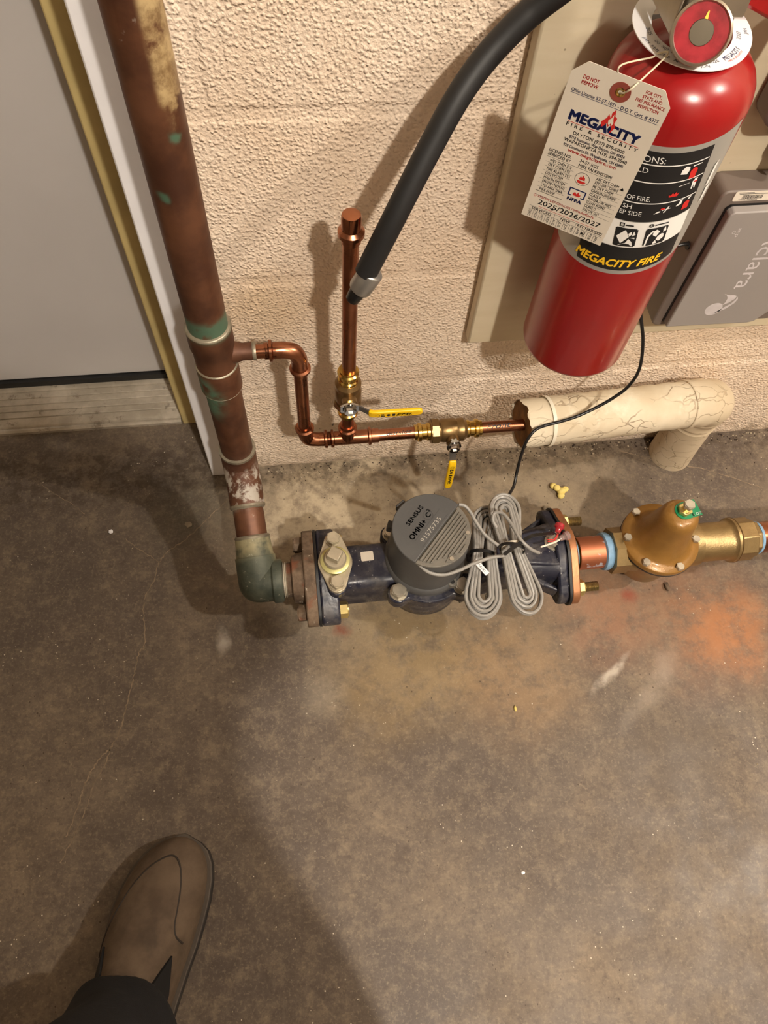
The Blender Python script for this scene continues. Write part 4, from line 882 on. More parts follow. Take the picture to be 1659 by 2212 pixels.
G().prism(rrect(0.442, 0.618, 0.554, 0.734, 0.012), (0, 0, 0), (1, 0, 0), (0, 0, 1), (0, -1, 0), 0.047, 0.052).build('lid', MT['boxdk'], jb, 40, 0.002)
G().lathe([(0.012, 0.0), (0.012, 0.030), (0.009, 0.032), (0.009, 0.05)], (0.487, -0.034, 0.613), (0, 0, -1), 24).build('cable_gland', MT['black'], jb)

# ================================================================== FIRE EXTINGUISHER
EX, EY, ER = 0.314, -0.0885, 0.0575
fe = thing('fire_extinguisher', 'red fire extinguisher with black and silver label and long black hose', 'extinguisher', (EX, EY, 0.385))
prof = [(0.044, 0.3925), (0.047, 0.3855), (0.0525, 0.384), (0.0562, 0.3865), (ER, 0.391), (ER, 0.684), (0.0570, 0.691), (0.0552, 0.6985), (0.0515, 0.7055), (0.0460, 0.7115), (0.0380, 0.7170), (0.0270, 0.7215), (0.0185, 0.7245)]
cyl = G().lathe(prof, (EX, EY, 0), seg=96).build('cylinder', MT['red'], fe, 60)
def lmap(s, zl, e):
    th = s + (0.667 - zl) * 140.0; z = zl + 1.6e-6 * (th + 60) ** 2 - 0.0015; a = math.radians(th); rr = ER + e
    return V((EX + math.sin(a) * rr, EY - math.cos(a) * rr, z))
P = Print()
P.grid('silver', -125, 0.5400, 44, 0.6715, 66, 14)
lb = Print()
for (s0, s1, z0, z1) in ((-74, 18, 0.6000, 0.6665), (-74, 18, 0.5445, 0.5715)):
    lb.grid('inkk', s0, z0, s1, z1, 46, 7)
lb.grid('inkw', -74, 0.5720, 18, 0.5995, 46, 3)
D = 57.3 / ER  # degrees per metre
for zz in (0.6545, 0.6385, 0.6185): lb.rect('inkw2', -74, zz, 17, zz + 0.0010, 46)
MT['inkw2'] = MT['inkw']; MT['inkr2'] = MT['inkr']; MT['inkk2'] = MT['inkk']; MT['inkw3'] = MT['inkw']
class PS(Print): pass
tx = Print()
def ltext(ink, t, s, z, h, wdeg, bold=0.0, shear=0.0):
    vv, ff, W = glyphs(t, 0.0, shear, 1.0); e = bold * h
    for dx, dy in (((0, 0),) if e <= 0 else ((-e, 0), (e, 0), (0, -e), (0, e))):
        V_, F_ = tx.g(ink); b = len(V_)
        for x, y in vv: V_.append((s + x * wdeg / W + dx * 1000, z + y * h / 0.72 + dy))
        F_ += [tuple(b + i for i in f) for f in ff]
ltext('inkw3', 'ONS:', -34.5, 0.6570, 0.0058, 17); ltext('inkw3', 'LD', -36.5, 0.6475, 0.0046, 8)
ltext('inkw3', 'OF FIRE.', -40.5, 0.6215, 0.0046, 19); ltext('inkw3', 'SH', -42, 0.6125, 0.0042, 7.5); ltext('inkw3', 'EP SIDE', -43.5, 0.6065, 0.0042, 18)
ltext('inky', 'MEGACITY FIRE', -76, 0.5490, 0.0085, 80, bold=0.05, shear=0.35)
def lp(ink, pts): tx.poly(ink, pts)
# pictograms: extinguisher and hand, standing figure with flames, hands on handle, spilled can, plug
lp('inkr2', [(4.0, 0.6395), (9.0, 0.6395), (9.5, 0.6480), (8.0, 0.6500), (6.0, 0.6500), (4.0, 0.6475)])
lp('inkw3', [(-3.5, 0.6460), (1.5, 0.6450), (3.0, 0.6490), (2.5, 0.6520), (-0.5, 0.6530), (-3.0, 0.6500)]); lp('inkw3', [(5.0, 0.6510), (12.0, 0.6518), (12.0, 0.6526), (5.0, 0.6522)])
lp('inkw3', [(9.5, 0.6270), (10.5, 0.6268), (11.0, 0.6320), (11.8, 0.6270), (12.8, 0.6270), (12.6, 0.6345), (13.0, 0.6375), (11.0, 0.6378), (9.0, 0.6350)]); tx.ring('inkw3', (12.2, 0.6388), 0.0, 0.0009)
lp('inkr2', [(10.2, 0.6335), (13.2, 0.6335), (13.2, 0.6350), (10.2, 0.6350)]); lp('inkw3', [(-2.0, 0.6335), (6.5, 0.6345), (6.5, 0.6349), (-2.0, 0.6340)])
lp('inkr2', [(-7.5, 0.6245), (-1.0, 0.6243), (0.0, 0.6280), (-1.5, 0.6265), (-2.2, 0.6292), (-4.0, 0.6268), (-5.0, 0.6288), (-6.5, 0.6262), (-8.0, 0.6268)])
lp('inkr2', [(7.5, 0.6055), (13.0, 0.6055), (13.0, 0.6130), (11.0, 0.6145), (8.5, 0.6140), (7.5, 0.6120)])
lp('inkw3', [(1.5, 0.6120), (5.5, 0.6130), (6.0, 0.6180), (3.5, 0.6180), (3.3, 0.6150), (1.0, 0.6130)]); lp('inkw3', [(10.5, 0.6150), (12.5, 0.6155), (13.5, 0.6182), (11.5, 0.6182)])
lp('inkw3', [(-16, 0.6080), (-11.5, 0.6095), (-11.0, 0.6110), (-13.0, 0.6108)]); lp('inkw3', [(-10.0, 0.6110), (-3.0, 0.6120), (-3.0, 0.6126), (-10.0, 0.6118)]); lp('inkw3', [(-8.5, 0.6085), (-7.5, 0.6085), (-4.0, 0.6150), (-5.5, 0.6145)]); lp('inkr2', [(-11.5, 0.6122), (-7.5, 0.6124), (-8.0, 0.6140), (-11.0, 0.6138)])
def rsq(s0, z0, s1, z1): tx.grid('inkk2', s0, z0 + 0.0008, s1, z1 - 0.0008, 10, 3); tx.grid('inkk2', s0 + 0.9, z0, s1 - 0.9, z0 + 0.0008, 10, 1); tx.grid('inkk2', s0 + 0.9, z1 - 0.0008, s1 - 0.9, z1, 10, 1)
rsq(-43.0, 0.5735, -24.5, 0.5930); rsq(-18.0, 0.5735, 0.5, 0.5930)
lp('inkk2', [(-40.5, 0.5942), (-36.5, 0.5942), (-36.5, 0.5980), (-40.5, 0.5980)]); tx.ring('inkk2', (-14.5, 0.5961), 0.0, 0.0001)
for k in range(12):
    a0_, a1_ = 2 * PI * k / 12, 2 * PI * (k + 1) / 12; lp('inkk2', [(-14.5, 0.5961), (-14.5 + 2.0 * math.cos(a0_), 0.5961 + 0.0020 * math.sin(a0_)), (-14.5 + 2.0 * math.cos(a1_), 0.5961 + 0.0020 * math.sin(a1_))])
lp('inkk2', [(-35.5, 0.5952), (-29.0, 0.5952), (-29.0, 0.5966), (-35.5, 0.5966)]); lp('inkk2', [(-11.5, 0.5952), (-0.5, 0.5952), (-0.5, 0.5966), (-11.5, 0.5966)])
MT['inkw4'] = MT['inkw']
def lq(pts): tx.poly('inkw4', pts)
ltext('inkw4', 'B', -39.6, 0.5949, 0.0024, 2.2, bold=0.02); ltext('inkw4', 'C', -15.4, 0.5949, 0.0024, 2.0, bold=0.02)
lq([(-41.5, 0.5835), (-37.0, 0.5765), (-31.0, 0.5840), (-34.5, 0.5910), (-35.5, 0.5905)]); lq([(-39, 0.5742), (-26.5, 0.5742), (-28.0, 0.5790), (-31.0, 0.5820), (-33.0, 0.5775)])
lq([(-31.0, 0.5845), (-29.0, 0.5870), (-29.5, 0.5900), (-32.0, 0.5875)]); lq([(-28.6, 0.5850), (-26.0, 0.5870), (-27.5, 0.5905), (-28.4, 0.5880)]); lq([(-30.5, 0.5832), (-26.0, 0.5822), (-26.2, 0.5838)])
lq([(-17.0, 0.5740), (-15.6, 0.5740), (-14.5, 0.5840), (-11.0, 0.5895), (-12.5, 0.5900), (-16.0, 0.5850)]); lq([(-11.5, 0.5850), (-8.5, 0.5825), (-6.0, 0.5880), (-9.0, 0.5908), (-11.5, 0.5890)])
lq([(-8.0, 0.5790), (-5.0, 0.5765), (-1.5, 0.5800), (-2.0, 0.5840), (-4.0, 0.5850), (-7.0, 0.5825)]); lq([(-3.0, 0.5860), (-0.5, 0.5872), (-2.0, 0.5925), (-3.4, 0.5890)]); lq([(-10.0, 0.5745), (-6.5, 0.5745), (-8.0, 0.5785), (-9.5, 0.5770)])
# white block letters wrapping the far edge
lq([(26, 0.6190), (29, 0.6190), (31, 0.6430), (27.5, 0.6400)]); lq([(27, 0.6000), (30, 0.6000), (33, 0.6160), (28, 0.6160)])
P.emit(lmap, fe, 'label_sheet', 0.0001); lb.emit(lmap, fe, 'label_print', 0.0002, 0.00008); tx.emit(lmap, fe, 'label_text', 0.0005, 0.0001)
G().lathe([(0.0185, 0.722), (0.0185, 0.748), (0.0150, 0.750), (0.0150, 0.775)], (EX, EY, 0), seg=32).build('neck', MT['valve'], fe)
g = G(); g.box((0.2840, -0.1080, 0.7470), (0.3300, -0.060, 0.800)); g.box((0.2775, -0.112, 0.7385), (0.2797, -0.066, 0.812)); g.build('valve_body', MT['valve'], fe, 40, 0.002)
GN = V((-0.32, -0.78, 0.55)).normalized(); GC = V((0.2935, -0.1245, 0.7475))
G().lathe([(0.0170, -0.020), (0.0192, -0.012), (0.0202, -0.004), (0.0202, 0.001), (0.0186, 0.002), (0.0178, 0.0002)], GC, GN, 40, cap=False).build('gauge_housing', MT['valve'], fe)
ga = G().lathe([(0.0180, -0.002), (0.0180, 0.0)], GC, GN, 40).build('gauge_dial', MT['gauge'], fe)
G().lathe([(0.0082, 0.0), (0.0078, 0.0006)], GC, GN, 32).build('gauge_hub', MT['gaugemid'], ga)
gu, gv, _ = frame(GN); g = G().prism([(-0.0012, 0.0080), (0.0012, 0.0080), (0.0006, 0.0128), (-0.0002, 0.0128)], GC, gu, gv, GN, 0.0, 0.0005); g.build('gauge_needle', MT['inky'], ga)
g = G().prism([(0.336, 0.7420), (0.345, 0.7385), (0.372, 0.7275), (0.420, 0.7080), (0.424, 0.7240), (0.372, 0.7580), (0.336, 0.7700)], (0, 0, 0), (1, 0, 0), (0, 0, 1), (0, -1, 0), 0.050, 0.080); g.build('operating_lever', MT['red'], fe, 40, 0.003)
G().box((EX - 0.015, -0.034, 0.60), (EX + 0.015, -0.0192, 0.70)).build('wall_hook', MT['steel'], fe)
HP = [(0.0685, -0.1165, 0.5308), (0.0875, -0.1100, 0.5741), (0.1059, -0.0980, 0.6091), (0.1241, -0.0840, 0.6391), (0.1409, -0.0710, 0.6643), (0.1580, -0.0590, 0.6834), (0.1745, -0.0510, 0.6987), (0.1904, -0.0470, 0.7134), (0.2061, -0.0460, 0.7269), (0.245, -0.052, 0.762), (0.272, -0.064, 0.785), (0.290, -0.074, 0.792), (0.303, -0.082, 0.790)]
HC = catmull(HP, 10)
G().tube(HC, 0.0106, 20).build('hose', MT['hose'], fe)
hd = (V(HP[0]) - V(HP[1])).normalized(); hd = V((-0.46, -0.02, -0.888)).normalized(); h0 = V((0.0740, -0.1165, 0.5325))
G().lathe([(0.0098, -0.001), (0.0112, 0), (0.0116, 0.001), (0.0114, 0.021), (0.0106, 0.0235), (0.0085, 0.0238)], h0, hd, 32).build('hose_ferrule', MT['ferr'], fe)
G().lathe([(0.0080, 0.020), (0.0078, 0.030), (0.0068, 0.0385), (0.0052, 0.0400), (0.0040, 0.0385)], h0, hd, 24).build('nozzle', MT['black'], fe)

# verification collar
vc = thing('verification_collar', 'white plastic service collar around the extinguisher neck', 'collar', (0.309, -0.082, 0.72))
CN = V((0.0, -0.10, 1)).normalized(); CC = V((0.309, -0.0835, 0.7265)); cu_, cv_ = V((1, 0, 0)), CN.cross(V((1, 0, 0))).normalized()
g = G()
ri, ro, m = 0.0305, 0.0450, 72
vv = [CC + (cu_ * math.cos(2 * PI * k / m) + cv_ * math.sin(2 * PI * k / m)) * rr_ + CN * h for rr_, h in ((ri, 0), (ro, 0), (ro, 0.0008), (ri, 0.0008)) for k in range(m)]
g.add(vv, [(i * m + k, i * m + (k + 1) % m, ((i + 1) % 4) * m + (k + 1) % m, ((i + 1) % 4) * m + k) for i in range(4) for k in range(m)]); g.build('collar', MT['ring'], vc)
P = Print()
for t, a, rr_, h, wd, ink in (('JAN', 198, 0.0408, 0.0022, 0.0062, 'inkp'), ('FEB', 212, 0.0408, 0.0022, 0.0062, 'inkp'), ('MAR', 226, 0.0410, 0.0024, 0.0066, 'inkp'), ('APR', 240, 0.0408, 0.0022, 0.0062, 'inkp'), ('MAY', 254, 0.0408, 0.0022, 0.0062, 'inkp'), ('JUN', 268, 0.0408, 0.0022, 0.0062, 'inkp'),
        ('2026', 280, 0.0370, 0.0024, 0.0074, 'inkp'), ('2025', 186, 0.0350, 0.0024, 0.0070, 'inkp'), ('DO', 206, 0.0345, 0.0022, 0.0036, 'inkp'), ('NOT', 219, 0.0345, 0.0022, 0.0050, 'inkp'), ('REMOVE', 240, 0.0345, 0.0024, 0.0125, 'inkk'), ('2027', 344, 0.0350, 0.0024, 0.0074, 'inkp'), ('JAN', 352, 0.0405, 0.0022, 0.0055, 'inkp'), ('MEGACITY', 308, 0.0375, 0.0032, 0.0165, 'inkb'), ('FIRE & SECURITY', 308, 0.0403, 0.0014, 0.0150, 'inkr')):
    b_, f_, W_ = glyphs(t, 0.0); V_, F_ = P.g(ink); b0 = len(V_)
    for x, y in b_:
        rad = rr_ + 0.001 - y * h * 1.25 / 0.72; ang = math.radians(a) + (x / W_ - 0.5) * wd * 1.15 / rr_ ; V_.append((rad * math.cos(ang), rad * math.sin(ang)))
    F_ += [tuple(b0 + i for i in f) for f in f_]
P.emit(plane_map(CC + CN * 0.0008, cu_, cv_), vc)

# ================================================================== INSPECTION TAG
tg = thing('inspection_tag', 'white card inspection tag with punched corners hanging on a string', 'tag', (0.245, -0.113, 0.57))
TK = 1.13; TO = V((.2081, -.1027, .5790)); TU = V((0.8629, -0.5004, -0.0704)).normalized(); TV = V((0.0265, -0.0944, 0.9952)); TV = (TV - TU * TV.dot(TU)).normalized(); TN = TU.cross(TV)
TN = -TN if TN.y > 0 else TN
W_, L_ = 0.0667, 0.1326
g = G().prism([(a * TK, b * TK) for a, b in ((0, 0), (W_, 0), (W_, L_ - 0.0095), (W_ - 0.0075, L_), (0.0085, L_), (0, L_ - 0.0095))], TO, TU, TV, TN, -0.0004, 0.0)
card = g.build('card', MT['paper'], tg)
P = Print(); mm = 0.001
def T(ink, t, u0, u1, v, h, bold=0.0, **k): P.text(ink, t, u0 * mm, v * mm, h * (1.16 if h < 2.5 else 1.0) * mm, (u1 - u0) * mm, max(bold, 0.007), **k)
T('inkr', 'DO NOT', 8.6, 19.2, 121.3, 2.3, 0.012); T('inkr', 'REMOVE', 8.5, 19.7, 117.6, 2.3, 0.012)
T('inkb', 'Ohio License 53-57-1021 - D.O.T. Cert. # A377', 3.9, 64.0, 110.8, 2.2); P.rect('inkb', 0.0039, 0.1098, 0.0642, 0.1101)
T('inkr', 'FOR CITY,', 48.7, 59.3, 126.6, 2.0, 0.01); T('inkr', 'STATE AND', 48.0, 60.8, 123.2, 2.0, 0.01); T('inkr', 'FIRE INSURANCE', 44.7, 64.0, 120.0, 2.0, 0.01); T('inkr', 'INSPECTION', 47.6, 61.3, 116.6, 2.0, 0.01)
T('inkb', 'MEGACITY', 8.8, 58.0, 91.6, 7.0, 0.030); P.rect('inkr', 0.009, 0.0898, 0.060, 0.0902); T('inkk', 'FIRE & SECURITY', 8.7, 60.0, 86.6, 2.7, 0.01, spacing=1.6)
MT['inkr3'] = MT['inkr']; MT['inkpap'] = MT['paper']
P.poly('inkr3', [(0.0310, 0.0945), (0.0300, 0.0985), (0.0325, 0.1020), (0.0330, 0.1050), (0.0350, 0.1025), (0.0345, 0.1065), (0.0362, 0.1095), (0.0372, 0.1050), (0.0390, 0.1040), (0.0385, 0.1000), (0.0400, 0.0975), (0.0385, 0.0935), (0.0372, 0.0915), (0.0380, 0.0955), (0.0360, 0.0985), (0.0352, 0.0960), (0.0335, 0.0985), (0.0325, 0.0960)])
P.poly('inkpap', [(0.0345, 0.0985), (0.0340, 0.1010), (0.0355, 0.1030), (0.0362, 0.1060), (0.0368, 0.1025), (0.0378, 0.1000), (0.0372, 0.0975), (0.0362, 0.0995), (0.0354, 0.0975)])
T('inkk', 'DAYTON (937) 879-5000', 15.4, 52.6, 81.7, 2.7, 0.006); T('inkp', '8210 Expansion Way Dayton, OH 45424', 13.7, 54.3, 78.4, 2.0); T('inkk', 'WAPAKONETA (419) 394-2540', 10.9, 57.2, 74.9, 2.7, 0.006); T('inkp', '928 Commerce Dr. Wapakoneta, OH 45895', 11.8, 56.0, 71.2, 2.0); T('inkr', 'www.megacityfire.com', 16.1, 51.9, 68.0, 2.4, 0.01)
T('inkk', 'LICENSE NO.', 3.8, 20.3, 63.0, 2.2); T('inkk', '34-57-1025', 26.9, 40.6, 63.4, 2.2); T('inkk', 'SERVICED BY', 3.8, 21.0, 59.7, 2.2); T('inkk', 'MIKE FALKENSTEIN', 27.2, 52.2, 59.6, 2.2)
P.rect('inkk', 0.0036, 0.0583, 0.0523, 0.0585)
for k, (t, w0) in enumerate((('WET CHEM SYS', 16.6), ('DRY CHEM SYS', 16.6), ('FIRE ALARM SYS', 18), ('CO2 SYSTEM', 13.5), ('HALON SYSTEM', 16.5), ('FM-200 / NOVEC', 17.5), ('LTD AREA SPKR.', 17.5), ('FIRE PUMP', 12))):
    v = 55.0 - k * 3.81; T('inkk', t, 6.7, 6.7 + w0, v, 2.0); P.rect('inkk', 0.0040, (v - 1.0) * mm, 0.0255, (v - 0.85) * mm)
P.rect('inkk', 0.0040, 0.0235, 0.0255, 0.02365); P.rect('inkk', 0.0040, 0.0270, 0.0255, 0.02715)
for k, (t, w0) in enumerate((('ABC DRY CHEM', 17), ('STD. DRY CHEM', 17.5), ('PK DRY CHEM', 15.5), ('CARBON DIOXIDE', 19), ('CLASS K', 9), ('WATER / W. MIST', 18.5), ('CLEAN AGENT', 15), ('CLASS D', 9), ('HALON 1211', 12.5))):
    v = 54.8 - k * 3.64; T('inkk', t, 42.6, 42.6 + w0, v, 2.0); P.rect('inkk', 0.0423, (v - 1.0) * mm, 0.0640, (v - 0.85) * mm)
P.ring('inkk', (0.0334, 0.0507), 0.0052, 0.0055); P.poly('inkr3', [(0.0300, 0.0490), (0.0368, 0.0490), (0.0355, 0.0468), (0.0312, 0.0468)]); P.poly('inkr3', [(0.0310, 0.0500), (0.0356, 0.0500), (0.0350, 0.0530), (0.0343, 0.0520), (0.0336, 0.0545), (0.0328, 0.0520), (0.0318, 0.0528)])
for a, b, c_, d_ in ((0.0275, 0.0350, 0.0285, 0.0412), (0.0275, 0.0402, 0.0405, 0.0412), (0.0395, 0.0350, 0.0405, 0.0412), (0.0275, 0.0340, 0.0305, 0.0350), (0.0375, 0.0340, 0.0405, 0.0350)): P.rect('inkb', a, b, c_, d_)
P.poly('inkr3', [(0.0315, 0.0350), (0.0365, 0.0350), (0.0372, 0.0372), (0.0357, 0.0368), (0.0350, 0.0392), (0.0338, 0.0368), (0.0325, 0.0384), (0.0312, 0.0368)]); T('inkb', 'NFPA', 28.5, 39.5, 29.6, 3.0, 0.03)
T('inkr', 'SYSTEM DEFICIENCIES / IMPAIRMENTS', 7.5, 52.8, 21.5, 1.8, 0.008); P.ring('inkr', (0.0052, 0.0222), 0.0010, 0.0013, 4)
T('inkk', '2025/2026/2027', 9.4, 59.6, 15.6, 4.6, 0.006); T('inkr', 'VOID IF REMOVED FROM NEW EQUIPMENT & SYSTEMS', 10.6, 57.5, 13.0, 1.1) if False else P.rect('inkr', 0.0106, 0.0132, 0.0575, 0.0135)
P.rect('inkk', 0.0035, 0.0118, 0.0645, 0.0120); T('inkk', 'SERVICED', 6.0, 22.0, 9.0, 2.1); T('inkk', 'NEW', 30.1, 38.0, 9.0, 2.1); T('inkk', 'RECHARGED', 44.0, 64.0, 9.4, 2.1); P.rect('inkk', 0.0035, 0.0080, 0.0645, 0.0082); P.rect('inkk', 0.0248, 0.0080, 0.0250, 0.0120); P.rect('inkk', 0.0425, 0.0080, 0.0427, 0.0120)
for k, t in enumerate(('DEC', 'NOV', 'OCT', 'SEP', 'AUG', 'JUL', 'JUN', 'MAY', 'APR', 'MAR', 'FEB', 'JAN')):
    u = 4.7 + k * 5.05; P.text('inkk', t, u * mm, 0.0072, 0.0020, 0.0056, 0.004, rot=-PI / 2)
    if k: P.rect('inkk', (u - 1.5) * mm, 0.001, (u - 1.3) * mm, 0.0080)
P.emit(lambda a, b, e: TO + TU * a * TK + TV * b * TK + TN * e, card, 'tag_print', 0.00008, 0.00003)
# punched notches
for (u, v) in ((0.0215, 0.0155), (0.0495, 0.0045), (0.0625, 0.0550)):
    G().prism([(-0.0013, 0), (0, 0.0018), (0.0013, 0), (0, -0.0012)], TO + TU * u * TK + TV * v * TK, TU, TV, TN, 0.0002, 0.0004).build('punch_mark', MT['black'], card)
ec = TO + TU * 0.0340 * TK + TV * 0.1215 * TK
G().lathe([(0.0036, 0), (0.0076, 0), (0.0076, 0.0005), (0.0036, 0.0005)], ec, TN, 32, cap=False).build('eyelet_patch', MT['eyelet'], tg)
G().lathe([(0.0017, 0.0003), (0.0027, 0.0010), (0.0036, 0.0006)], ec, TN, 24, cap=False).build('metal_eyelet', MT['brass'], tg)
RB = CC + (cu_ * math.cos(math.radians(219)) + cv_ * math.sin(math.radians(219))) * 0.0430 + CN * 0.0012
top = TO + TU * 0.036 + TV * (L_ + 0.0005)
G().tube(catmull([ec + TN * 0.0005, ec + TN * 0.003 + TU * 0.003 + TV * 0.003, TO + TU * 0.041 * TK + TV * (L_ - 0.002) * TK + TN * 0.002, RB + V((0.004, -0.006, 0.003)), RB, RB + V((-0.004, -0.001, -0.002)), TO + TU * 0.028 * TK + TV * (L_ + 0.004) * TK - TN * 0.002, TO + TU * 0.029 * TK + TV * (L_ - 0.004) * TK - TN * 0.002, ec - TN * 0.0012], 8), 0.00065, 6).build('string', MT['string'], tg)

# ================================================================== PERSON'S FOOT AND LEG
HE = V((-0.2745, -0.8275, 0)); FD = V((0.2334, 0.9724, 0)).normalized(); FS = V((FD.y, -FD.x, 0))   # FS points to the right of the foot
pn = thing('person', 'person in black trousers and a scuffed brown ankle boot, only one foot in view', 'person', HE + FD * 0.1)
SEC = [(0.000, 0.016, 0.095, 0.0), (0.012, 0.027, 0.130, 0.0), (0.040, 0.034, 0.150, 0.0), (0.080, 0.037, 0.152, 0.001), (0.110, 0.039, 0.140, 0.002), (0.135, 0.0430, 0.120, 0.001), (0.160, 0.0475, 0.101, 0.000), (0.185, 0.0510, 0.086, 0.001), (0.210, 0.0525, 0.074, 0.002), (0.235, 0.0510, 0.065, 0.005), (0.258, 0.0465, 0.058, 0.008), (0.276, 0.0390, 0.052, 0.011), (0.289, 0.0290, 0.045, 0.013), (0.297, 0.0170, 0.038, 0.014), (0.301, 0.0060, 0.032, 0.0145)]
def bootring(s, hw, zt_, off, z0=0.018, n=26):
    out = []
    for k in range(n):
        t = 2 * PI * k / n; cx, sz = math.cos(t), math.sin(t)
        a = math.copysign(abs(cx) ** 0.72, cx) * hw
        zz = z0 + (zt_ - z0) * (max(sz, 0) ** 0.85) if sz > 0 else z0 + 0.004 * sz
        wv = 1.0 - 0.30 * max(sz, 0) ** 2
        out.append(HE + FD * s + FS * (a * wv + off) + V((0, 0, zz)))
    return out
g = G().loft([bootring(*q) for q in SEC]); boot = g.build('boot', MT['leather'], pn, 70)
sub = boot.modifiers.new('s', 'SUBSURF'); sub.levels = 1; sub.render_levels = 1
out = []
for q in SEC: out.append((q[0], q[1] + 0.0035, q[3]))
left = [(s, off - hw) for s, hw, off in out]; right = [(s, off + hw + 0.002) for s, hw, off in out]
poly = [(a, b) for a, b in right] + [(0.3055, 0.0145)] + [(a, b) for a, b in left[::-1]]
G().prism(poly, HE, FD, FS, (0, 0, 1), 0.0, 0.017).build('sole', MT['sole'], boot, 40, 0.003)
G().prism([(a, b * 0.985) for a, b in poly], HE, FD, FS, (0, 0, 1), 0.017, 0.0195).build('welt', MT['welt'], boot, 40, 0.001)
# apron seam over the toe
def boot_pt(s, f):
    for i in range(len(SEC) - 1):
        if SEC[i][0] <= s <= SEC[i + 1][0]:
            t = (s - SEC[i][0]) / (SEC[i + 1][0] - SEC[i][0]); q = [SEC[i][j] + (SEC[i + 1][j] - SEC[i][j]) * t for j in range(4)]; break
    th = math.acos(max(-1, min(1, math.copysign(abs(f) ** 1.35, f)))); sz = math.sin(th)
    return HE + FD * s + FS * (f * q[1] * (1 - 0.30 * sz * sz) + q[3]) + V((0, 0, 0.018 + (q[2] - 0.018) * sz ** 0.85 - 0.0010))
seam = [boot_pt(a_, b_) for a_, b_ in ((0.165, -0.97), (0.19, -0.92), (0.215, -0.84), (0.24, -0.76), (0.260, -0.62), (0.273, -0.35), (0.278, 0.0), (0.274, 0.32), (0.262, 0.52), (0.244, 0.63), (0.225, 0.69), (0.207, 0.74), (0.196, 0.82), (0.190, 0.92))]
G().tube(catmull(seam, 6), 0.0012, 8).build('apron_seam', MT['seam'], boot)
for s in (-1, 1):
    pts = [boot_pt(0.178, 0.84 * s), boot_pt(0.140, 0.66 * s), boot_pt(0.085, 0.60 * s), boot_pt(0.085, 0.97 * s), boot_pt(0.140, 0.96 * s)]
    cen = sum(pts, V()) / 5; oo = FS * s * 0.0022 + V((0, 0, 0.0016))
    G().add([p + oo for p in pts] + [p - oo for p in pts], [(0, 1, 2, 3, 4), (9, 8, 7, 6, 5)] + [(i, (i + 1) % 5, 5 + (i + 1) % 5, 5 + i) for i in range(5)]).build('elastic_gore', MT['elastic'], boot, 40)
# trouser leg
rings = []; rnd = random.Random(5)
AN = HE + FD * 0.094 + FS * 0.006
LEG = [(0.092, 0.0, 0.072, 0.066), (0.100, 0.0, 0.070, 0.064), (0.125, -0.004, 0.067, 0.061), (0.16, -0.010, 0.066, 0.060), (0.21, -0.018, 0.069, 0.063), (0.28, -0.026, 0.074, 0.068), (0.36, -0.034, 0.076, 0.072), (0.46, -0.040, 0.078, 0.076), (0.56, -0.060, 0.084, 0.084), (0.66, -0.085, 0.092, 0.092), (0.74, -0.105, 0.098, 0.098), (0.765, -0.11, 0.070, 0.07)]
for i, (z, bk, ra, rb) in enumerate(LEG):
    ring = []
    for k in range(40):
        t = 2 * PI * k / 40; f = 1 + 0.05 * math.sin(3 * t + z * 40) + 0.035 * math.sin(5 * t - z * 70)
        if i < 2: f += 0.03 * math.sin(2 * t + 0.6)
        dz = 0.010 * math.sin(2 * t + 1.0) + 0.018 * math.cos(t) if i < 4 else 0.0
        ring.append(AN + FD * (bk + math.cos(t) * ra * f) + FS * (-0.004 + z * 0.06 + math.sin(t) * rb * f) + V((0, 0, z + dz)))
    rings.append(ring)
g = G().loft(rings); tr = g.build('trouser_leg', MT['denim'], pn, 80)
sb = tr.modifiers.new('s', 'SUBSURF'); sb.levels = 1; sb.render_levels = 1

# body of the person, standing out of view behind the camera
def skin(name, joints, edges, mat, parent, k=1.0, root=0):
    names = list(joints); me = bpy.data.meshes.new(name); me.from_pydata([joints[n][0] for n in names], [(names.index(a), names.index(b)) for a, b in edges], [])
    me.materials.append(mat); o = link(name, me, parent); md = o.modifiers.new('skin', 'SKIN'); md.use_smooth_shade = True
    for i, n in enumerate(names):
        r_ = joints[n][1]; r_ = r_ if isinstance(r_, tuple) else (r_, r_)
        me.skin_vertices[0].data[i].radius = (r_[0] * k, r_[1] * k); me.skin_vertices[0].data[i].use_root = (i == root)
    o.modifiers.new('sub', 'SUBSURF').levels = 2; o.modifiers['sub'].render_levels = 2
    return o
J = dict(pelvis=((-0.070, -1.000, 0.880), 0.125), belly=((-0.070, -1.000, 1.012), 0.125), chest=((-0.060, -1.000, 1.188), 0.135), collar=((-0.055, -0.985, 1.302), 0.085), neck=((-0.050, -0.960, 1.373), 0.050), head=((-0.042, -0.925, 1.448), 0.082), crown=((-0.038, -0.915, 1.531), 0.070),
    hipl=((-0.170, -0.980, 0.840), 0.092), kneel=((-0.225, -0.835, 0.500), 0.058), anklel=((-0.255, -0.765, 0.130), 0.036), hipr=((0.020, -1.020, 0.840), 0.092), kneer=((0.070, -0.985, 0.500), 0.058), ankler=((0.090, -1.045, 0.100), 0.036), toer=((0.115, -0.925, 0.045), 0.034),
    shl=((-0.235, -0.985, 1.289), 0.062), ell=((-0.265, -0.970, 1.056), 0.044), wrl=((-0.135, -0.825, 1.078), 0.028), hal=((-0.095, -0.800, 1.087), 0.026), shr=((0.125, -1.000, 1.289), 0.062), elr=((0.180, -0.985, 1.056), 0.044), wrr=((0.050, -0.830, 1.078), 0.028), har=((0.010, -0.800, 1.087), 0.026))
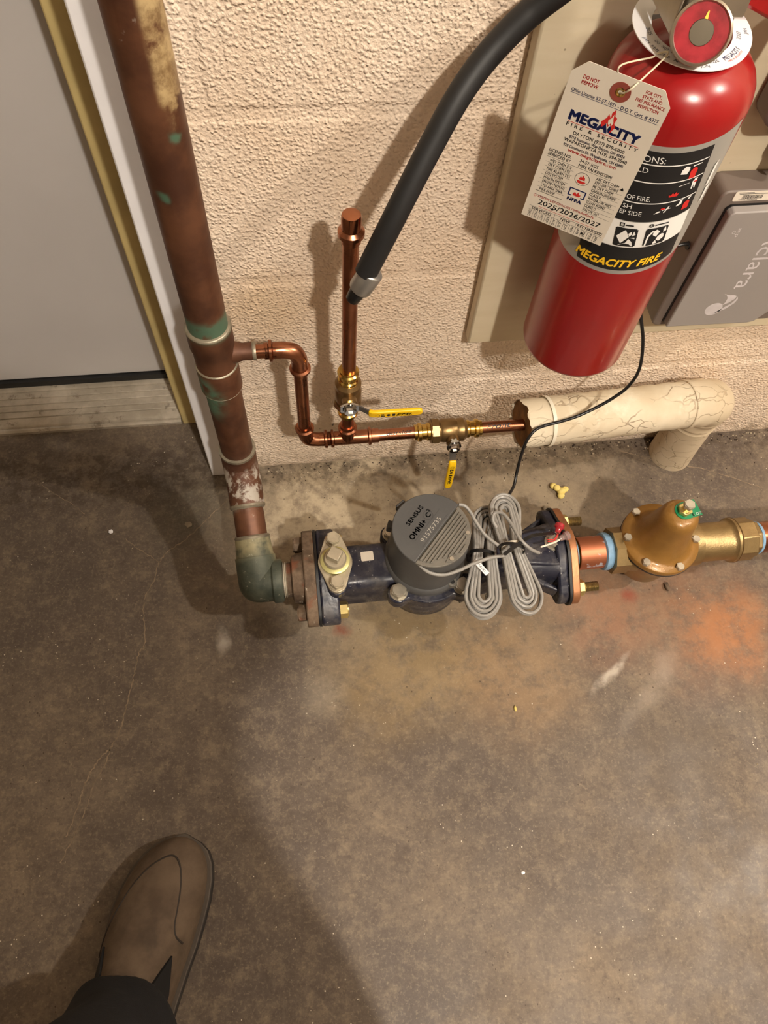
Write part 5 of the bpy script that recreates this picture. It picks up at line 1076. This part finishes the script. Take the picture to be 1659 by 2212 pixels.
EDG = [('pelvis', 'belly'), ('belly', 'chest'), ('chest', 'collar'), ('collar', 'neck'), ('neck', 'head'), ('head', 'crown'), ('pelvis', 'hipl'), ('hipl', 'kneel'), ('kneel', 'anklel'), ('pelvis', 'hipr'), ('hipr', 'kneer'), ('kneer', 'ankler'), ('ankler', 'toer'), ('collar', 'shl'), ('shl', 'ell'), ('ell', 'wrl'), ('wrl', 'hal'), ('collar', 'shr'), ('shr', 'elr'), ('elr', 'wrr'), ('wrr', 'har')]
# five fingers on each hand
for sd, hx in (('l', 1), ('r', -1)):
    h0 = V(J['ha' + sd][0])
    for i, (dx, ln) in enumerate(((0.030, 0.045), (0.022, 0.062), (0.008, 0.068), (-0.006, 0.064), (-0.020, 0.050))):
        base = h0 + V((dx * 0.6, 0.018, 0.006 * (2 - i))); a_, b_ = 'f%s%da' % (sd, i), 'f%s%db' % (sd, i)
        J[a_] = (tuple(base + V((hx * 0.012, ln * 0.5, 0.010))), 0.010); J[b_] = (tuple(base + V((hx * 0.022, ln * 0.8, -0.008))), 0.008)
        EDG += [('ha' + sd, a_), (a_, b_)]
MT['skin'] = simple('skin', (196, 150, 122), 0.55); MT['shirt'] = simple('dark_shirt', (46, 50, 58), 0.85, 0, 0.15, 40); MT['hair'] = simple('brown_hair', (58, 42, 32), 0.7)
skin('body', J, EDG, MT['skin'], pn, 0.9)
def sub(keys): return {k: J[k] for k in keys}, [e for e in EDG if e[0] in keys and e[1] in keys]
jj, ee = sub(['pelvis', 'hipl', 'kneel', 'hipr', 'kneer', 'ankler']); jj = dict(jj, kneell=((-0.236, -0.812, 0.40), 0.056)); skin('trousers', jj, ee + [('kneel', 'kneell')], MT['denim'], pn, 1.2)
jj, ee = sub(['belly', 'chest', 'collar', 'shl', 'ell', 'wrl', 'shr', 'elr', 'wrr']); jj['hem'] = ((-0.07, -1.00, 0.90), 0.125); skin('shirt', jj, ee + [('belly', 'hem')], MT['shirt'], pn, 1.14)
g = G(); rr_ = []
for zz, r_ in ((1.46, 0.083), (1.50, 0.088), (1.55, 0.086), (1.59, 0.070), (1.612, 0.035)): rr_.append([V((-0.04, -0.935, zz)) + V((math.cos(t) * r_, math.sin(t) * r_ * 1.1, 0)) for t in [2 * PI * k / 24 for k in range(24)]])
g.loft(rr_).build('hair', MT['hair'], pn, 80)
rb = skin('boot', dict(a=((0.085, -1.06, 0.11), 0.048), b=((0.085, -1.05, 0.05), 0.046), c=((0.115, -0.94, 0.046), 0.044), d=((0.13, -0.885, 0.040), 0.034), h=((0.075, -1.10, 0.046), 0.040)), [('a', 'b'), ('b', 'c'), ('c', 'd'), ('b', 'h')], MT['leather'], pn)

# ================================================================== LITTER ON THE FLOOR
def lump(r, sx=1, sy=1, sz=0.7, seed=0):
    rn = random.Random(seed); bm = bmesh.new(); bmesh.ops.create_icosphere(bm, subdivisions=1, radius=r)
    for v in bm.verts: v.co = V((v.co.x * sx, v.co.y * sy, v.co.z * sz)) * rn.uniform(0.72, 1.2)
    zmin = min(v.co.z for v in bm.verts)
    for v in bm.verts: v.co.z -= zmin
    vv = [v.co.copy() for v in bm.verts]; ff = [tuple(v.index for v in f.verts) for f in bm.faces]; bm.free(); return vv, ff
def chip(name, label, cat, loc, r, mat, seed, group=None, sx=1, sy=1, sz=0.6):
    vv, ff = lump(r, sx, sy, sz, seed); o = G().add([v + V(loc) for v in vv], ff).build(name, mat, None, 60); tag(o, label, cat, group); return o
fo = G()
for (x, y, r_, s) in ((0.393, -0.079, 0.0075, 1), (0.397, -0.086, 0.0080, 2), (0.404, -0.091, 0.0095, 3), (0.412, -0.087, 0.0072, 4), (0.402, -0.099, 0.0068, 5)):
    vv, ff = lump(r_, 1, 1, 0.9, s); fo.add([v + V((x, y, 0)) for v in vv], ff)
f_ = fo.build('foam_lump', MT['foam'], None, 80); tag(f_, 'knobbly pale yellow foam lump on the floor behind the meter', 'foam'); fm = f_.modifiers.new('s', 'SUBSURF'); fm.levels = 2; fm.render_levels = 2
chip('stone_chip', 'squarish tan stone chip left of the yellow foam lump', 'stone', (0.372, -0.118, 0), 0.0048, MT['stone'], 11)
chip('paint_chip', 'bright white paint chip alone on the dark floor below the door', 'chip', (-0.304, -0.095, 0), 0.0038, MT['ring'], 12)
chip('mortar_disc', 'flat tan mortar blob at the edge of the pipe shadow', 'mortar', (-0.188, -0.093, 0), 0.0062, MT['stone'], 13, sz=0.2)
chip('seed_husk', 'small curled brown and white husk in the middle of the floor', 'husk', (0.262, -0.423, 0), 0.0035, MT['foam'], 14, sx=0.6, sy=1.4)
chip('rusty_nut', 'small dark rusty lump in front of the regulator', 'lump', (0.531, -0.268, 0), 0.0060, MT['rust'], 15, sx=0.7, sy=1.2)
chip('stone_chip', 'pale wedge-shaped stone chip behind the flange bolt', 'stone', (0.412, -0.168, 0), 0.0052, MT['stone'], 16)
chip('paper_scrap', 'tiny white paper scrap on the open floor right of the boot', 'scrap', (0.231, -0.628, 0), 0.0022, MT['ring'], 17, sx=1.4, sz=0.3)
def scatter(name, label, n, fn, mat, seed, r0, r1):
    rn = random.Random(seed); g = G()
    base = [(1, 0, 0), (-0.4, 0.9, 0), (-0.5, -0.8, 0), (0.1, 0.05, 0.9)]
    for _ in range(n):
        x, y = fn(rn); r_ = rn.uniform(r0, r1) * rn.uniform(0.5, 1.0); a = rn.uniform(0, 6.28); c, s = math.cos(a), math.sin(a)
        vv = [(x + r_ * (p[0] * c - p[1] * s) * 1.0, y + r_ * (p[0] * s + p[1] * c), 0.0001 + r_ * p[2]) for p in base]
        g.add(vv, [(0, 1, 3), (1, 2, 3), (2, 0, 3), (0, 2, 1)])
    o = g.build(name, mat, None, 10); tag(o, label, 'debris', None, 'stuff'); return o
edge = lambda rn: (rn.uniform(-0.07, 0.95), -0.004 - abs(rn.gauss(0, 0.011)))
scatter('mortar_crumbs', 'pale mortar crumbs strewn along the foot of the block wall', 260, edge, MT['chipw'], 1, 0.0006, 0.0030)
scatter('dark_grit', 'dark grit along the foot of the block wall', 420, lambda rn: (rn.uniform(-0.07, 0.95), -0.002 - abs(rn.gauss(0, 0.012))), MT['chipd'], 2, 0.0006, 0.0030)
scatter('pale_specks', 'tiny pale specks scattered over the concrete floor', 280, lambda rn: (rn.uniform(-0.5, 0.9), rn.uniform(-0.9, 0.0)), MT['chipw'], 3, 0.0005, 0.0015)
scatter('floor_grit', 'dark specks of grit scattered behind the meter', 260, lambda rn: (rn.uniform(-0.02, 0.95), -abs(rn.gauss(0.05, 0.09))), MT['chipd'], 4, 0.0006, 0.0020)

# ================================================================== CEILING LAMPS
for i, (p, pw, colr, rad) in enumerate(LAMPS):
    t = thing('ceiling_lamp', ('bare bulb ceiling lamp behind the photographer', 'bare bulb ceiling lamp to the right of the extinguisher')[i], 'lamp', (p[0], p[1], 2.62), 'bare bulb ceiling lamps')
    G().lathe([(0.06, 0.0), (0.055, -0.02), (0.025, -0.03), (0.022, 2.62 * 0 - (2.62 - p[2] - 0.10))], (p[0], p[1], 2.62), seg=28).build('lamp_holder', MT['ceil'], t)
    ld = bpy.data.lights.new('bulb_light', 'POINT'); ld.energy = pw; ld.color = colr; ld.shadow_soft_size = rad
    lo = bpy.data.objects.new('bulb_light', ld); COL.objects.link(lo); lo.location = p; put(lo, t)
